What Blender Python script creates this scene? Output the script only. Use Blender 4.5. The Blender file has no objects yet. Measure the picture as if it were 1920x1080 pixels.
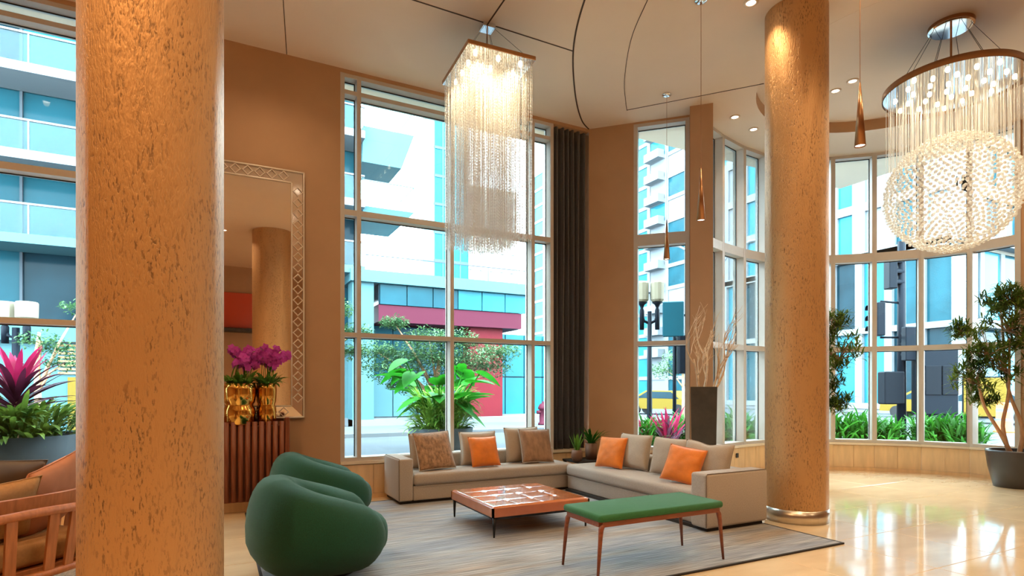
import bpy, bmesh, math, random
from mathutils import Vector, Matrix, noise
random.seed(7)
PI = math.pi
SC = bpy.context.scene
COL = SC.collection

# ------------------------------------------------------------------ camera, sky, exposure
cam_d = bpy.data.cameras.new('camera'); cam = bpy.data.objects.new('camera', cam_d); COL.objects.link(cam)
cam_d.sensor_width = 36.0; cam_d.lens = 1085 / 1920 * 36; cam_d.shift_y = 190 / 1920; cam_d.clip_end = 500
YAW = math.radians(27.1)
cam.location = (0, 0, 1.45); cam.rotation_euler = (PI / 2, 0, -YAW)
SC.camera = cam
SC.view_settings.view_transform = 'Standard'; SC.view_settings.look = 'None'
SC.view_settings.exposure = 0.38; SC.view_settings.gamma = 1.0; SC.view_settings.use_curve_mapping = False
SKY = 20
LAMP = .50
wd = bpy.data.worlds.new('sky'); SC.world = wd; wd.use_nodes = True
bg = wd.node_tree.nodes['Background']; bg.inputs[0].default_value = (0.82, 0.94, 1.0, 1); bg.inputs[1].default_value = SKY
cy = SC.cycles
cy.use_denoising = True; cy.max_bounces = 10; cy.diffuse_bounces = 5; cy.glossy_bounces = 4; cy.transmission_bounces = 6
cy.transparent_max_bounces = 128; cy.sample_clamp_indirect = 6; cy.caustics_reflective = False; cy.caustics_refractive = False
cy.use_adaptive_sampling = True

# ------------------------------------------------------------------ materials
def S(r, g, b):
    f = lambda v: (v / 255 / 12.92) if v / 255 <= .04045 else ((v / 255 + .055) / 1.055) ** 2.4
    return (f(r), f(g), f(b))
def mat(name, col, rough=.5, metal=0, var=0, vs=6, bump=0, bs=60, st=(1, 1, 1), coat=0, sheen=0, emit=None, estr=0, spec=.5, col2=None):
    m = bpy.data.materials.new(name); m.use_nodes = True
    nt = m.node_tree; N = nt.nodes; L = nt.links; b = N['Principled BSDF']
    b.inputs['Base Color'].default_value = (*col, 1); b.inputs['Roughness'].default_value = rough
    b.inputs['Metallic'].default_value = metal; b.inputs['Coat Weight'].default_value = coat; b.inputs['Coat Roughness'].default_value = .05
    b.inputs['Sheen Weight'].default_value = sheen; b.inputs['Specular IOR Level'].default_value = spec
    if emit: b.inputs['Emission Color'].default_value = (*emit, 1); b.inputs['Emission Strength'].default_value = estr
    if var or bump or col2:
        tc = N.new('ShaderNodeTexCoord'); mp = N.new('ShaderNodeMapping'); mp.inputs['Scale'].default_value = st
        L.new(tc.outputs['Object'], mp.inputs[0])
        if var or col2:
            n = N.new('ShaderNodeTexNoise'); n.inputs['Scale'].default_value = vs; n.inputs['Detail'].default_value = 4
            mx = N.new('ShaderNodeMix'); mx.data_type = 'RGBA'
            c1 = tuple(c * (1 - var) for c in col); c2 = col2 or tuple(min(1, c * (1 + var)) for c in col)
            mx.inputs[6].default_value = (*c1, 1); mx.inputs[7].default_value = (*c2, 1)
            mr = N.new('ShaderNodeMapRange'); mr.inputs[1].default_value = .3; mr.inputs[2].default_value = .7
            L.new(mp.outputs[0], n.inputs['Vector']); L.new(n.outputs[0], mr.inputs[0]); L.new(mr.outputs[0], mx.inputs[0]); L.new(mx.outputs[2], b.inputs['Base Color'])
        if bump:
            n2 = N.new('ShaderNodeTexNoise'); n2.inputs['Scale'].default_value = bs; n2.inputs['Detail'].default_value = 3
            bp = N.new('ShaderNodeBump'); bp.inputs['Strength'].default_value = bump; bp.inputs['Distance'].default_value = .01
            L.new(mp.outputs[0], n2.inputs['Vector']); L.new(n2.outputs[0], bp.inputs['Height']); L.new(bp.outputs[0], b.inputs['Normal'])
    return m
def glass_mat(name, tint, refl=.5, rough=.0, ior=1.45):
    m = bpy.data.materials.new(name); m.use_nodes = True; nt = m.node_tree; N = nt.nodes; L = nt.links
    N.remove(N['Principled BSDF']); out = N['Material Output']
    t = N.new('ShaderNodeBsdfTransparent'); t.inputs[0].default_value = (*tint, 1)
    g = N.new('ShaderNodeBsdfGlossy'); g.inputs['Roughness'].default_value = rough
    fr = N.new('ShaderNodeFresnel'); fr.inputs[0].default_value = ior
    mu = N.new('ShaderNodeMath'); mu.operation = 'MULTIPLY'; mu.inputs[1].default_value = refl
    mx = N.new('ShaderNodeMixShader'); L.new(fr.outputs[0], mu.inputs[0]); L.new(mu.outputs[0], mx.inputs[0])
    L.new(t.outputs[0], mx.inputs[1]); L.new(g.outputs[0], mx.inputs[2]); L.new(mx.outputs[0], out.inputs[0])
    return m
def crystal_mat(name, col, clear=.45, gloss=.35):
    m = bpy.data.materials.new(name); m.use_nodes = True; nt = m.node_tree; N = nt.nodes; L = nt.links
    N.remove(N['Principled BSDF']); out = N['Material Output']
    t = N.new('ShaderNodeBsdfTransparent'); d = N.new('ShaderNodeBsdfDiffuse'); d.inputs[0].default_value = (*col, 1)
    tl = N.new('ShaderNodeBsdfTranslucent'); tl.inputs[0].default_value = (*col, 1)
    g = N.new('ShaderNodeBsdfGlossy'); g.inputs['Roughness'].default_value = .12
    a = N.new('ShaderNodeMixShader'); a.inputs[0].default_value = .5; L.new(d.outputs[0], a.inputs[1]); L.new(tl.outputs[0], a.inputs[2])
    b = N.new('ShaderNodeMixShader'); b.inputs[0].default_value = gloss; L.new(a.outputs[0], b.inputs[1]); L.new(g.outputs[0], b.inputs[2])
    c = N.new('ShaderNodeMixShader'); c.inputs[0].default_value = clear; L.new(b.outputs[0], c.inputs[1]); L.new(t.outputs[0], c.inputs[2])
    L.new(c.outputs[0], out.inputs[0]); return m
def emit_mat(name, col, s):
    m = bpy.data.materials.new(name); m.use_nodes = True; nt = m.node_tree; N = nt.nodes
    N.remove(N['Principled BSDF']); e = N.new('ShaderNodeEmission'); e.inputs[0].default_value = (*col, 1); e.inputs[1].default_value = s
    nt.links.new(e.outputs[0], N['Material Output'].inputs[0]); return m
def leaf_mat(name, col, col2, rough=.6, trans=.25):
    m = mat(name, col, rough, spec=.12, var=.001, vs=3, col2=col2); nt = m.node_tree; N = nt.nodes; L = nt.links
    b = N['Principled BSDF']; tl = N.new('ShaderNodeBsdfTranslucent'); mx = N.new('ShaderNodeMixShader'); mx.inputs[0].default_value = trans
    src = b.inputs['Base Color'].links[0].from_socket; L.new(src, tl.inputs[0])
    L.new(b.outputs[0], mx.inputs[1]); L.new(tl.outputs[0], mx.inputs[2]); L.new(mx.outputs[0], N['Material Output'].inputs[0]); return m

M = {}
M['wall'] = mat('wall_paint', S(182, 142, 106), .75, var=.04, vs=3, bump=.05, bs=200)
M['ceil'] = mat('ceiling_paint', S(226, 206, 186), .8, var=.02, vs=1.5)
M['groove'] = mat('ceiling_joint', S(70, 50, 38), .8)
M['frame'] = mat('window_aluminium', S(196, 186, 176), .4, var=.03)
M['gasket'] = mat('gasket_rubber', S(30, 40, 50), .6)
M['pane'] = glass_mat('window_glass', (.88, .965, .985), .55)
M['marble'] = mat('marble_floor', S(232, 206, 168), .1, var=.09, vs=1.6, st=(1, 3, 1), coat=.6)
M['marble2'] = mat('marble_wainscot', S(222, 186, 142), .3, var=.1, vs=3, st=(4, 4, .7), coat=.2)
M['sill'] = mat('marble_sill', S(224, 208, 186), .25, var=.05, vs=3)
M['metalband'] = mat('brushed_steel', S(205, 195, 180), .28, 1, var=.05, vs=30, st=(1, 1, .05))
M['chrome'] = mat('chrome', (.82, .84, .86), .06, 1)
M['bronze'] = mat('bronze_metal', S(168, 122, 84), .3, .85, var=.05)
M['gold'] = mat('gold_polish', S(226, 176, 90), .09, 1, var=.05)
M['sofa'] = mat('sofa_fabric', S(172, 158, 144), .9, var=.1, vs=90, bump=.25, bs=380, sheen=.3)
M['seam'] = mat('sofa_seam', S(112, 98, 86), .9)
M['sofa_d'] = mat('sofa_plinth', S(40, 34, 30), .8)
M['beige'] = mat('beige_cushion', S(178, 160, 140), .9, var=.08, vs=120, bump=.25, bs=380, sheen=.3)
M['orange'] = mat('orange_velvet', S(226, 122, 8), .65, var=.16, vs=7, bump=.15, bs=90, sheen=.4)
M['fur'] = mat('brown_fur', S(160, 124, 92), .95, var=.45, vs=28, bump=.6, bs=150, st=(1, 1, .6), sheen=.4)
M['fur2'] = mat('brown_fur_soft', S(150, 114, 84), .95, var=.3, vs=14, bump=.5, bs=110, st=(1, 1, .5), sheen=.4)
M['piping'] = mat('grey_piping', S(176, 170, 164), .8)
M['leather'] = mat('tan_leather', S(188, 106, 54), .2, var=.08, vs=7, bump=.04, bs=60, coat=1.0)
M['black'] = mat('black_metal', S(26, 25, 27), .4, .3)
M['green'] = mat('green_knit', S(8, 72, 50), .9, var=.22, vs=160, bump=.4, bs=420, sheen=.1)
M['greenseat'] = mat('green_felt', S(36, 98, 52), .9, var=.08, vs=60, bump=.15, bs=300, sheen=.1)
M['walnut'] = mat('walnut_wood', S(128, 68, 40), .42, var=.25, vs=6, st=(9, 9, .7))
M['walnut2'] = mat('walnut_frame', S(130, 70, 46), .45, var=.2, vs=6, st=(1, 9, 9))
M['teak'] = mat('teak_wood', S(168, 104, 60), .45, var=.22, vs=6, st=(8, 8, .8))
M['curtain'] = mat('charcoal_curtain', S(66, 64, 68), .85, var=.12, vs=40, sheen=.4)
M['vase'] = mat('dark_stone', S(66, 58, 50), .6, var=.2, vs=9, bump=.1, bs=30)
M['branch'] = mat('pale_branch', S(214, 184, 150), .7, var=.2, vs=20)
M['pot'] = mat('black_pot', S(54, 50, 50), .35, var=.15, vs=5)
M['brownpot'] = mat('brown_pot', S(120, 84, 62), .6, var=.1)
M['soil'] = mat('soil', S(52, 40, 30), .95, var=.3, vs=40)
M['trunk'] = mat('pale_trunk', S(176, 136, 104), .75, var=.2, vs=20, st=(1, 1, .4))
M['leaf_d'] = leaf_mat('dark_leaf', S(30, 66, 26), S(112, 128, 44))
M['leaf_g'] = leaf_mat('bright_leaf', S(24, 84, 18), S(62, 122, 36))
M['leaf_e'] = leaf_mat('elephant_leaf', S(18, 96, 14), S(46, 132, 30))
M['leaf_p'] = leaf_mat('spiky_leaf', S(46, 108, 40), S(140, 176, 70))
M['leaf_r'] = leaf_mat('crimson_leaf', S(128, 18, 54), S(168, 36, 82))
M['leaf_m'] = leaf_mat('maroon_leaf', S(44, 18, 34), S(78, 26, 46))
M['leaf_t'] = leaf_mat('street_leaf', S(40, 76, 48), S(92, 124, 80))
M['petal'] = leaf_mat('orchid_petal', S(196, 44, 172), S(226, 110, 208), .5, .35)
M['stone'] = mat('grey_planter', S(62, 70, 76), .7, var=.08, vs=4, spec=.08)
M['pearl'] = mat('pearl_edge', S(226, 212, 196), .25, .2)
M['mirror'] = mat('mirror_silver', (.86, .84, .82), .015, 1)
M['mirrorstrip'] = mat('mirror_strip', (.80, .75, .70), .08, 1)
M['bead'] = crystal_mat('crystal_strand', (1.0, .98, .94), .45, .25)
M['ball'] = crystal_mat('crystal_ball', (1.0, .97, .9), .28, .3)
M['bulb'] = emit_mat('warm_bulb', (1.0, .78, .48), 14)
M['dl'] = emit_mat('downlight_lens', (1.0, .86, .68), 7)
M['lantern'] = mat('lantern_glass', S(122, 114, 98), .5, var=.05, spec=.08)
M['pole'] = mat('street_metal', S(16, 22, 30), .5, .2, spec=.08)
M['road'] = mat('road', S(68, 72, 76), .9, var=.08, vs=.6, spec=.08)
M['walk'] = mat('sidewalk', S(80, 82, 84), .9, var=.05, vs=.8, spec=.08)
M['fac_w'] = mat('white_cladding', S(104, 108, 112), .7, var=.03, vs=.4, spec=.08)
M['fac_b'] = mat('beige_cladding', S(120, 112, 102), .8, var=.05, vs=.4, spec=.08)
M['fac_g'] = mat('grey_cladding', S(64, 70, 76), .7, var=.05, vs=.5, spec=.08)
M['fac_t'] = mat('pale_teal_panel', S(66, 98, 104), .5, var=.05, vs=.4, spec=.08)
M['gl_t'] = mat('teal_glazing', S(24, 62, 72), .12, var=.3, vs=.35, spec=.06)
M['gl_c'] = mat('cyan_glazing', S(36, 96, 110), .15, var=.2, vs=.4, spec=.06)
M['gl_d'] = mat('dark_glazing', S(18, 38, 46), .1, var=.35, vs=.5, spec=.06)
M['box_dark'] = mat('dark_cabinet_paint', S(20, 24, 30), .7, spec=.08)
M['haze_t'] = mat('tower_cladding_haze', S(196, 186, 176), .9, var=.04, vs=.3, spec=.05)  # paleness is air haze over the far tower, put into the colour
M['haze_w'] = mat('tower_window_haze', S(160, 160, 160), .9, spec=.05)  # same distance haze put into the window colour
M['red'] = mat('red_cladding', S(92, 22, 30), .5, var=.08, vs=1, spec=.08)
M['crim'] = mat('crimson_fascia', S(72, 26, 40), .6, spec=.08)
M['yellow'] = mat('yellow_panel', S(104, 84, 30), .6, spec=.08)
M['orangeplastic'] = mat('orange_plastic', S(230, 110, 60), .5, spec=.08)
M['louvre'] = mat('wood_louvre', S(150, 112, 80), .7, spec=.08)
M['redpanel'] = mat('red_orange_panel', S(206, 74, 30), .5)
M['olive'] = mat('olive_cushion', S(86, 66, 40), .6, var=.15, vs=8, sheen=.2)
M['tan'] = mat('tan_cushion', S(172, 124, 72), .8, var=.08, vs=60, bump=.2, bs=300)
M['rust'] = mat('rust_cushion', S(182, 116, 78), .8, var=.08, vs=10)
M['cream'] = mat('cream_cushion', S(214, 186, 164), .85, var=.05)
M['crimlamp'] = emit_mat('red_signal', (1, .05, .04), 3)

def column_mat():
    m = mat('column_plaster', S(206, 170, 120), .4, .5)
    nt = m.node_tree; N = nt.nodes; L = nt.links; b = N['Principled BSDF']
    tc = N.new('ShaderNodeTexCoord'); mp = N.new('ShaderNodeMapping'); mp.inputs['Scale'].default_value = (1, 1, .28); L.new(tc.outputs['Object'], mp.inputs[0])
    n = N.new('ShaderNodeTexNoise'); n.inputs['Scale'].default_value = 95; n.inputs['Detail'].default_value = 6; n.inputs['Roughness'].default_value = .6
    n2 = N.new('ShaderNodeTexNoise'); n2.inputs['Scale'].default_value = 9; n2.inputs['Detail'].default_value = 3
    L.new(mp.outputs[0], n.inputs['Vector']); L.new(mp.outputs[0], n2.inputs['Vector'])
    mr = N.new('ShaderNodeMapRange'); mr.inputs[1].default_value = .36; mr.inputs[2].default_value = .46; L.new(n.outputs[0], mr.inputs[0])
    m2 = N.new('ShaderNodeMapRange'); m2.inputs[1].default_value = .35; m2.inputs[2].default_value = .6; L.new(n2.outputs[0], m2.inputs[0])
    mu = N.new('ShaderNodeMath'); mu.operation = 'MAXIMUM'; L.new(mr.outputs[0], mu.inputs[0]); L.new(m2.outputs[0], mu.inputs[1])
    mx = N.new('ShaderNodeMix'); mx.data_type = 'RGBA'; mx.inputs[6].default_value = (*S(120, 88, 58), 1); mx.inputs[7].default_value = (*S(204, 158, 106), 1)
    L.new(mu.outputs[0], mx.inputs[0]); L.new(mx.outputs[2], b.inputs['Base Color'])
    bp = N.new('ShaderNodeBump'); bp.inputs['Strength'].default_value = .55; bp.inputs['Distance'].default_value = .012
    ad = N.new('ShaderNodeMath'); ad.operation = 'ADD'; L.new(mu.outputs[0], ad.inputs[0]); L.new(n.outputs[0], ad.inputs[1])
    L.new(ad.outputs[0], bp.inputs['Height']); L.new(bp.outputs[0], b.inputs['Normal'])
    return m
M['column'] = column_mat()
def rug_mat():
    m = mat('rug_weave', S(150, 146, 144), .95, sheen=.2)
    nt = m.node_tree; N = nt.nodes; L = nt.links; b = N['Principled BSDF']
    tc = N.new('ShaderNodeTexCoord'); mp = N.new('ShaderNodeMapping'); mp.inputs['Scale'].default_value = (.25, 3.2, 1); L.new(tc.outputs['Object'], mp.inputs[0])
    n = N.new('ShaderNodeTexNoise'); n.inputs['Scale'].default_value = 1.6; n.inputs['Detail'].default_value = 2; L.new(mp.outputs[0], n.inputs['Vector'])
    mp2 = N.new('ShaderNodeMapping'); mp2.inputs['Scale'].default_value = (1.2, 42, 1); L.new(tc.outputs['Object'], mp2.inputs[0])
    n2 = N.new('ShaderNodeTexNoise'); n2.inputs['Scale'].default_value = 2.2; n2.inputs['Detail'].default_value = 5; L.new(mp2.outputs[0], n2.inputs['Vector'])
    cr = N.new('ShaderNodeValToRGB'); e = cr.color_ramp.elements
    e[0].position = .36; e[0].color = (*S(136, 138, 144), 1); e[1].position = .68; e[1].color = (*S(150, 134, 118), 1)
    x = cr.color_ramp.elements.new(.52); x.color = (*S(158, 154, 150), 1); L.new(n.outputs[0], cr.inputs[0])
    mx = N.new('ShaderNodeMix'); mx.data_type = 'RGBA'; mx.blend_type = 'MULTIPLY'; mx.inputs[0].default_value = 1.0
    mr = N.new('ShaderNodeMapRange'); mr.inputs[1].default_value = .3; mr.inputs[2].default_value = .7; mr.inputs[3].default_value = .3; mr.inputs[4].default_value = 1.4
    L.new(n2.outputs[0], mr.inputs[0]); L.new(cr.outputs[0], mx.inputs[6]); L.new(mr.outputs[0], mx.inputs[7]); L.new(mx.outputs[2], b.inputs['Base Color'])
    bp = N.new('ShaderNodeBump'); bp.inputs['Strength'].default_value = .4; bp.inputs['Distance'].default_value = .006; L.new(n2.outputs[0], bp.inputs['Height']); L.new(bp.outputs[0], b.inputs['Normal'])
    return m
M['rug'] = rug_mat()
M['rug2'] = mat('brown_weave', S(150, 118, 88), .95, var=.4, vs=60, bump=.3, bs=90, st=(1, .3, 1))

# ------------------------------------------------------------------ mesh helpers
class MB:
    def __init__(s): s.v = []; s.f = []
    def add(s, vs, fs):
        o = len(s.v); s.v += [tuple(p) for p in vs]; s.f += [tuple(i + o for i in f) for f in fs]; return s
    def box(s, x0, x1, y0, y1, z0, z1):
        return s.add([(x0, y0, z0), (x1, y0, z0), (x1, y1, z0), (x0, y1, z0), (x0, y0, z1), (x1, y0, z1), (x1, y1, z1), (x0, y1, z1)],
                     [(0, 3, 2, 1), (4, 5, 6, 7), (0, 1, 5, 4), (1, 2, 6, 5), (2, 3, 7, 6), (3, 0, 4, 7)])
    def prism(s, poly, z0, z1):
        n = len(poly); vs = [(x, y, z0) for x, y in poly] + [(x, y, z1) for x, y in poly]
        return s.add(vs, [tuple(range(n - 1, -1, -1)), tuple(range(n, 2 * n))] + [(i, (i + 1) % n, n + (i + 1) % n, n + i) for i in range(n)])
    def bar(s, p, q, t, z0, z1, off=0):
        # a wall-like bar from p to q in plan, its face on the line p-q, thickness t to the left of p->q
        p = Vector(p); q = Vector(q); d = (q - p).normalized(); n = Vector((-d.y, d.x))
        a, b = p + n * off, q + n * off
        return s.prism([tuple(a), tuple(b), tuple(b + n * t), tuple(a + n * t)], z0, z1)
    def lathe(s, prof, n=24, c=(0, 0, 0), a0=0, a1=2 * PI):
        full = abs(a1 - a0 - 2 * PI) < 1e-6; m = n if full else n + 1; k = len(prof); vs = []
        for i in range(m):
            t = a0 + (a1 - a0) * i / n
            vs += [(c[0] + r * math.cos(t), c[1] + r * math.sin(t), c[2] + z) for r, z in prof]
        fs = []
        for i in range(n):
            j = (i + 1) % m
            for q in range(k - 1): fs.append((i * k + q, j * k + q, j * k + q + 1, i * k + q + 1))
        return s.add(vs, fs)
    def tube(s, pts, r, n=6, cap=True):
        pts = [Vector(p) for p in pts]; k = len(pts); rs = r if isinstance(r, (list, tuple)) else [r] * k
        vs = []; prev = None
        for i, p in enumerate(pts):
            d = (pts[min(i + 1, k - 1)] - pts[max(i - 1, 0)])
            d = d.normalized() if d.length > 1e-9 else Vector((0, 0, 1))
            if prev is None:
                u = d.orthogonal().normalized()
            else:
                u = prev - d * prev.dot(d); u = u.normalized() if u.length > 1e-6 else d.orthogonal().normalized()
            prev = u; w = d.cross(u)
            vs += [p + (u * math.cos(2 * PI * j / n) + w * math.sin(2 * PI * j / n)) * rs[i] for j in range(n)]
        fs = [(i * n + j, i * n + (j + 1) % n, (i + 1) * n + (j + 1) % n, (i + 1) * n + j) for i in range(k - 1) for j in range(n)]
        if cap: fs += [tuple(range(n - 1, -1, -1)), tuple(range((k - 1) * n, k * n))]
        return s.add(vs, fs)
    def grid(s, fn, nu, nv, wrap=False):
        vs = [fn(i / (nu - (0 if wrap else 1)), j / (nv - 1)) for i in range(nu) for j in range(nv)]
        fs = [(i * nv + j, ((i + 1) % nu) * nv + j, ((i + 1) % nu) * nv + j + 1, i * nv + j + 1) for i in range(nu if wrap else nu - 1) for j in range(nv - 1)]
        return s.add(vs, fs)
    def ico(s, c, r, sub=1):
        bm = bmesh.new(); bmesh.ops.create_icosphere(bm, subdivisions=sub, radius=r); bm.verts.index_update()
        s.add([Vector(c) + v.co for v in bm.verts], [[v.index for v in f.verts] for f in bm.faces]); bm.free(); return s
    def mesh(s, name, m, smooth=False, recalc=True):
        me = bpy.data.meshes.new(name); me.from_pydata(s.v, [], s.f)
        if recalc:
            bm = bmesh.new(); bm.from_mesh(me); bmesh.ops.recalc_face_normals(bm, faces=bm.faces); bm.to_mesh(me); bm.free()
        if m is not None: me.materials.append(M[m])
        if smooth: me.polygons.foreach_set('use_smooth', [True] * len(me.polygons))
        me.update(); return me
    def build(s, name, m, parent=None, loc=(0, 0, 0), rot=(0, 0, 0), smooth=False, recalc=True):
        return link(name, s.mesh(name, m, smooth, recalc), parent, loc, rot)
def link(name, me, parent=None, loc=(0, 0, 0), rot=(0, 0, 0)):
    o = bpy.data.objects.new(name, me); COL.objects.link(o); o.parent = parent; o.location = loc; o.rotation_euler = rot; return o
def tag(o, label=None, cat=None, group=None, kind=None):
    if label: o['label'] = label
    if cat: o['category'] = cat
    if group: o['group'] = group
    if kind: o['kind'] = kind
    return o
def thing(name, label, cat, loc=(0, 0, 0), rz=0, group=None, kind=None):
    o = bpy.data.objects.new(name, None); COL.objects.link(o); o.location = loc; o.rotation_euler = (0, 0, rz); o.empty_display_size = .1
    return tag(o, label, cat, group, kind)
def kids(o): return [c for c in bpy.data.objects if c.parent == o]
def copy_tree(o, loc=None, rz=None, label=None, parent=None):
    c = o.copy(); COL.objects.link(c); c.parent = parent
    if loc is not None: c.location = loc
    if rz is not None: c.rotation_euler = (0, 0, rz)
    if label: c['label'] = label
    for k in kids(o): copy_tree(k, parent=c)
    return c
def rbox(sx, sy, sz, r=.03, seg=3, c=(0, 0, 0), sub=0):
    # a rounded box centred on c
    bm = bmesh.new(); bmesh.ops.create_cube(bm, size=1)
    bmesh.ops.scale(bm, vec=(sx, sy, sz), verts=bm.verts)
    bmesh.ops.bevel(bm, geom=list(bm.edges), offset=min(r, .49 * min(sx, sy, sz)), segments=seg, affect='EDGES', profile=.5)
    bm.verts.index_update(); mb = MB(); mb.add([Vector(c) + v.co for v in bm.verts], [[v.index for v in f.verts] for f in bm.faces]); bm.free(); return mb
def rb(name, m, parent, x0, x1, y0, y1, z0, z1, r=.02, seg=3):
    return rbox(x1 - x0, y1 - y0, z1 - z0, r, seg, ((x0 + x1) / 2, (y0 + y1) / 2, (z0 + z1) / 2)).build(name, m, parent, smooth=False)
def shade_auto(o, ang=.6):
    me = o.data; me.polygons.foreach_set('use_smooth', [True] * len(me.polygons))
    bm = bmesh.new(); bm.from_mesh(me)
    for e in bm.edges:
        if len(e.link_faces) == 2 and e.calc_face_angle(0) > ang: e.smooth = False
    bm.to_mesh(me); bm.free(); return o

# ------------------------------------------------------------------ plan of the lobby (metres; +Y towards the street front)
CZ = 5.65; WY = 7.75
BAY = [(6.95, 6.72), (7.45, 6.90), (8.13, 7.06), (8.75, 7.12), (9.37, 6.97), (9.92, 6.66), (10.42, 6.22), (10.85, 5.68), (11.12, 5.08), (11.15, 4.45)]
CORNER = (5.36, 7.75); PA = (6.26, 6.44); PB = (6.49, 6.21)
FOOT = [(-7, -6.5), (12.4, -6.5), (12.4, 4.3)] + BAY[::-1] + [PB, PA, (6.46, 6.64), CORNER, (-7, 7.75)]
def inside(x, y, poly=FOOT):
    c = False; n = len(poly)
    for i in range(n):
        (x1, y1), (x2, y2) = poly[i], poly[(i + 1) % n]
        if (y1 > y) != (y2 > y) and x < (x2 - x1) * (y - y1) / (y2 - y1) + x1: c = not c
    return c
# floor
BAYO = [(x + .2 * (x - 8.7) / math.hypot(x - 8.7, y - 4.6), y + .2 * (y - 4.6) / math.hypot(x - 8.7, y - 4.6)) for x, y in BAY]
SLAB = [(-7.2, -6.7), (12.6, -6.7), (12.6, 4.45)] + BAYO[::-1] + [(6.75, 6.9), (5.6, 7.98), (-7.2, 7.98)]
floor = tag(MB().prism(SLAB, -.12, 0).build('floor', 'marble'), 'polished cream marble floor of the lobby', 'floor', kind='structure')
T = .9; tm = rbox(T - .004, T - .004, .03, .003, 1).mesh('tile', 'marble')
nt_ = 0
for i in range(-4, 14):
    for j in range(-3, 9):
        x, y = i * T + .25, j * T + .35
        if all(inside(x + a * T / 2, y + b * T / 2) for a in (-1, 1) for b in (-1, 1)):
            link('tile', tm, floor, (x, y, -.0125))
# ceiling with a round raised recess
RC = (8.12, 4.42); RR = 1.84; RZ = 5.82
def ceiling():
    bm = bmesh.new()
    o = [bm.verts.new((x, y, CZ)) for x, y in [(-7.2, -6.7), (12.6, -6.7), (12.6, 4.5), (11.6, 4.5), (11.6, 5.2), (11.2, 6), (10.6, 6.8), (9.9, 7.2), (9, 7.6), (8, 7.6), (7, 7.2), (6.7, 7.1), (5.5, 8.3), (-7.2, 8.3)]]
    c = [bm.verts.new((RC[0] + RR * math.cos(2 * PI * i / 72), RC[1] + RR * math.sin(2 * PI * i / 72), CZ)) for i in range(72)]
    ed = [bm.edges.new((o[i], o[(i + 1) % len(o)])) for i in range(len(o))] + [bm.edges.new((c[i], c[(i + 1) % 72])) for i in range(72)]
    bmesh.ops.triangle_fill(bm, edges=ed, use_beauty=True)
    me = bpy.data.meshes.new('ceiling'); bm.to_mesh(me); bm.free(); me.materials.append(M['ceil'])
    return link('ceiling', me)
ceil = tag(ceiling(), 'matt beige ceiling with curved joints and a round recess', 'ceiling', kind='structure')
MB().lathe([(RR, CZ - .001), (RR, RZ)], 72, (*RC, 0)).build('recess_band', 'wall', ceil, smooth=True)
MB().lathe([(0, RZ), (RR + .05, RZ)], 72, (*RC, 0)).build('recess_panel', 'ceil', ceil)
MB().box(-7.2, 12.6, -6.7, 8.3, 6.0, 6.2).build('light_block_slab', 'ceil', ceil)  # unseen slab added above the ceiling to stop light leaking in
def smooth_path(pts, n=6):
    out = []; P = [Vector(p) for p in pts]
    for i in range(len(P) - 1):
        a, b, c, d = P[max(i - 1, 0)], P[i], P[i + 1], P[min(i + 2, len(P) - 1)]
        for k in range(n):
            t = k / n; out.append(.5 * ((2 * b) + (c - a) * t + (2 * a - 5 * b + 4 * c - d) * t * t + (3 * b - a - 3 * c + d) * t ** 3))
    return out + [P[-1]]
def joint(pts, w=.012, h=.004):
    P = [Vector((p[0], p[1])) for p in pts]; mb = MB()
    for a, b in zip(P, P[1:]):
        d = (b - a).normalized(); n = Vector((-d.y, d.x)) * w / 2; a2 = a - d * .002; b2 = b + d * .002
        mb.prism([tuple(a2 - n), tuple(b2 - n), tuple(b2 + n), tuple(a2 + n)], CZ - h, CZ + .002)
    return mb.build('joint', 'groove', ceil)
joint(smooth_path([(3.1, 3.6, 0), (3.3, 4.5, 0), (3.54, 5.2, 0), (3.81, 5.8, 0), (4.14, 6.345, 0), (4.66, 7.06, 0), (5.09, 7.55, 0), (5.36, 7.75, 0)]), .02)
joint(smooth_path([(3.75, 3.6, 0), (3.95, 4.4, 0), (4.153, 4.91, 0), (4.44, 5.54, 0), (4.93, 6.288, 0), (5.299, 6.733, 0), (5.511, 6.968, 0)]), .008)
joint([(-2, 6.02), (3.95, 6.05)], .016); joint([(2.78, 6.05), (2.70, 3.0)], .016); joint([(5.5, 6.96), (6.7, 5.5)], .012); joint([(.79, 7.74), (.5, 5.6)], .008)

# ------------------------------------------------------------------ walls of the street front
def wall(name, label, mb, m='wall'): return tag(mb.build(name, m), label, 'wall', kind='structure')
ZS, ZT = .50, 5.60      # sill and head of the big windows
LW0, LW1 = -4.6, -.95   # window beside the lounge chair
MW0, MW1 = 1.447, 4.64  # the big window behind the sofa
wf = wall('wall_front', 'tan painted front wall holding the mirror', MB().box(-7, LW0, WY, WY + .25, 0, CZ).box(LW1, MW0, WY, WY + .25, 0, CZ).box(LW0, LW1, WY, WY + .25, ZT, CZ).box(MW0, CORNER[0], WY, WY + .25, ZT, CZ)
          .box(LW0, LW1, WY + .03, WY + .25, 0, ZS - .04).box(MW0, CORNER[0], WY + .03, WY + .25, 0, ZS - .04).box(MW1 + .06, CORNER[0] + .25, WY + .2, WY + .3, ZS - .04, CZ))
d2 = Vector((1, -1)).normalized(); n2 = Vector((1, 1)).normalized()
NW0, NW1 = (5.858, 7.242), (6.454, 6.646)
wd2 = MB().bar(NW0, CORNER, -.25, 0, CZ); wd2.bar(NW1, NW0, -.25, 0, ZS - .04); wd2.bar(NW1, NW0, -.25, ZT + .02, CZ)
wall('wall_corner', 'tan slanted corner wall beside the dark curtain', wd2)
pv = [PA, PB, (6.95, 6.72), (6.85, 7.1), (6.46, 6.64)]
wall('wall_pier', 'tan pier between the narrow window and the bay', MB().prism(pv, 0, CZ))
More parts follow.
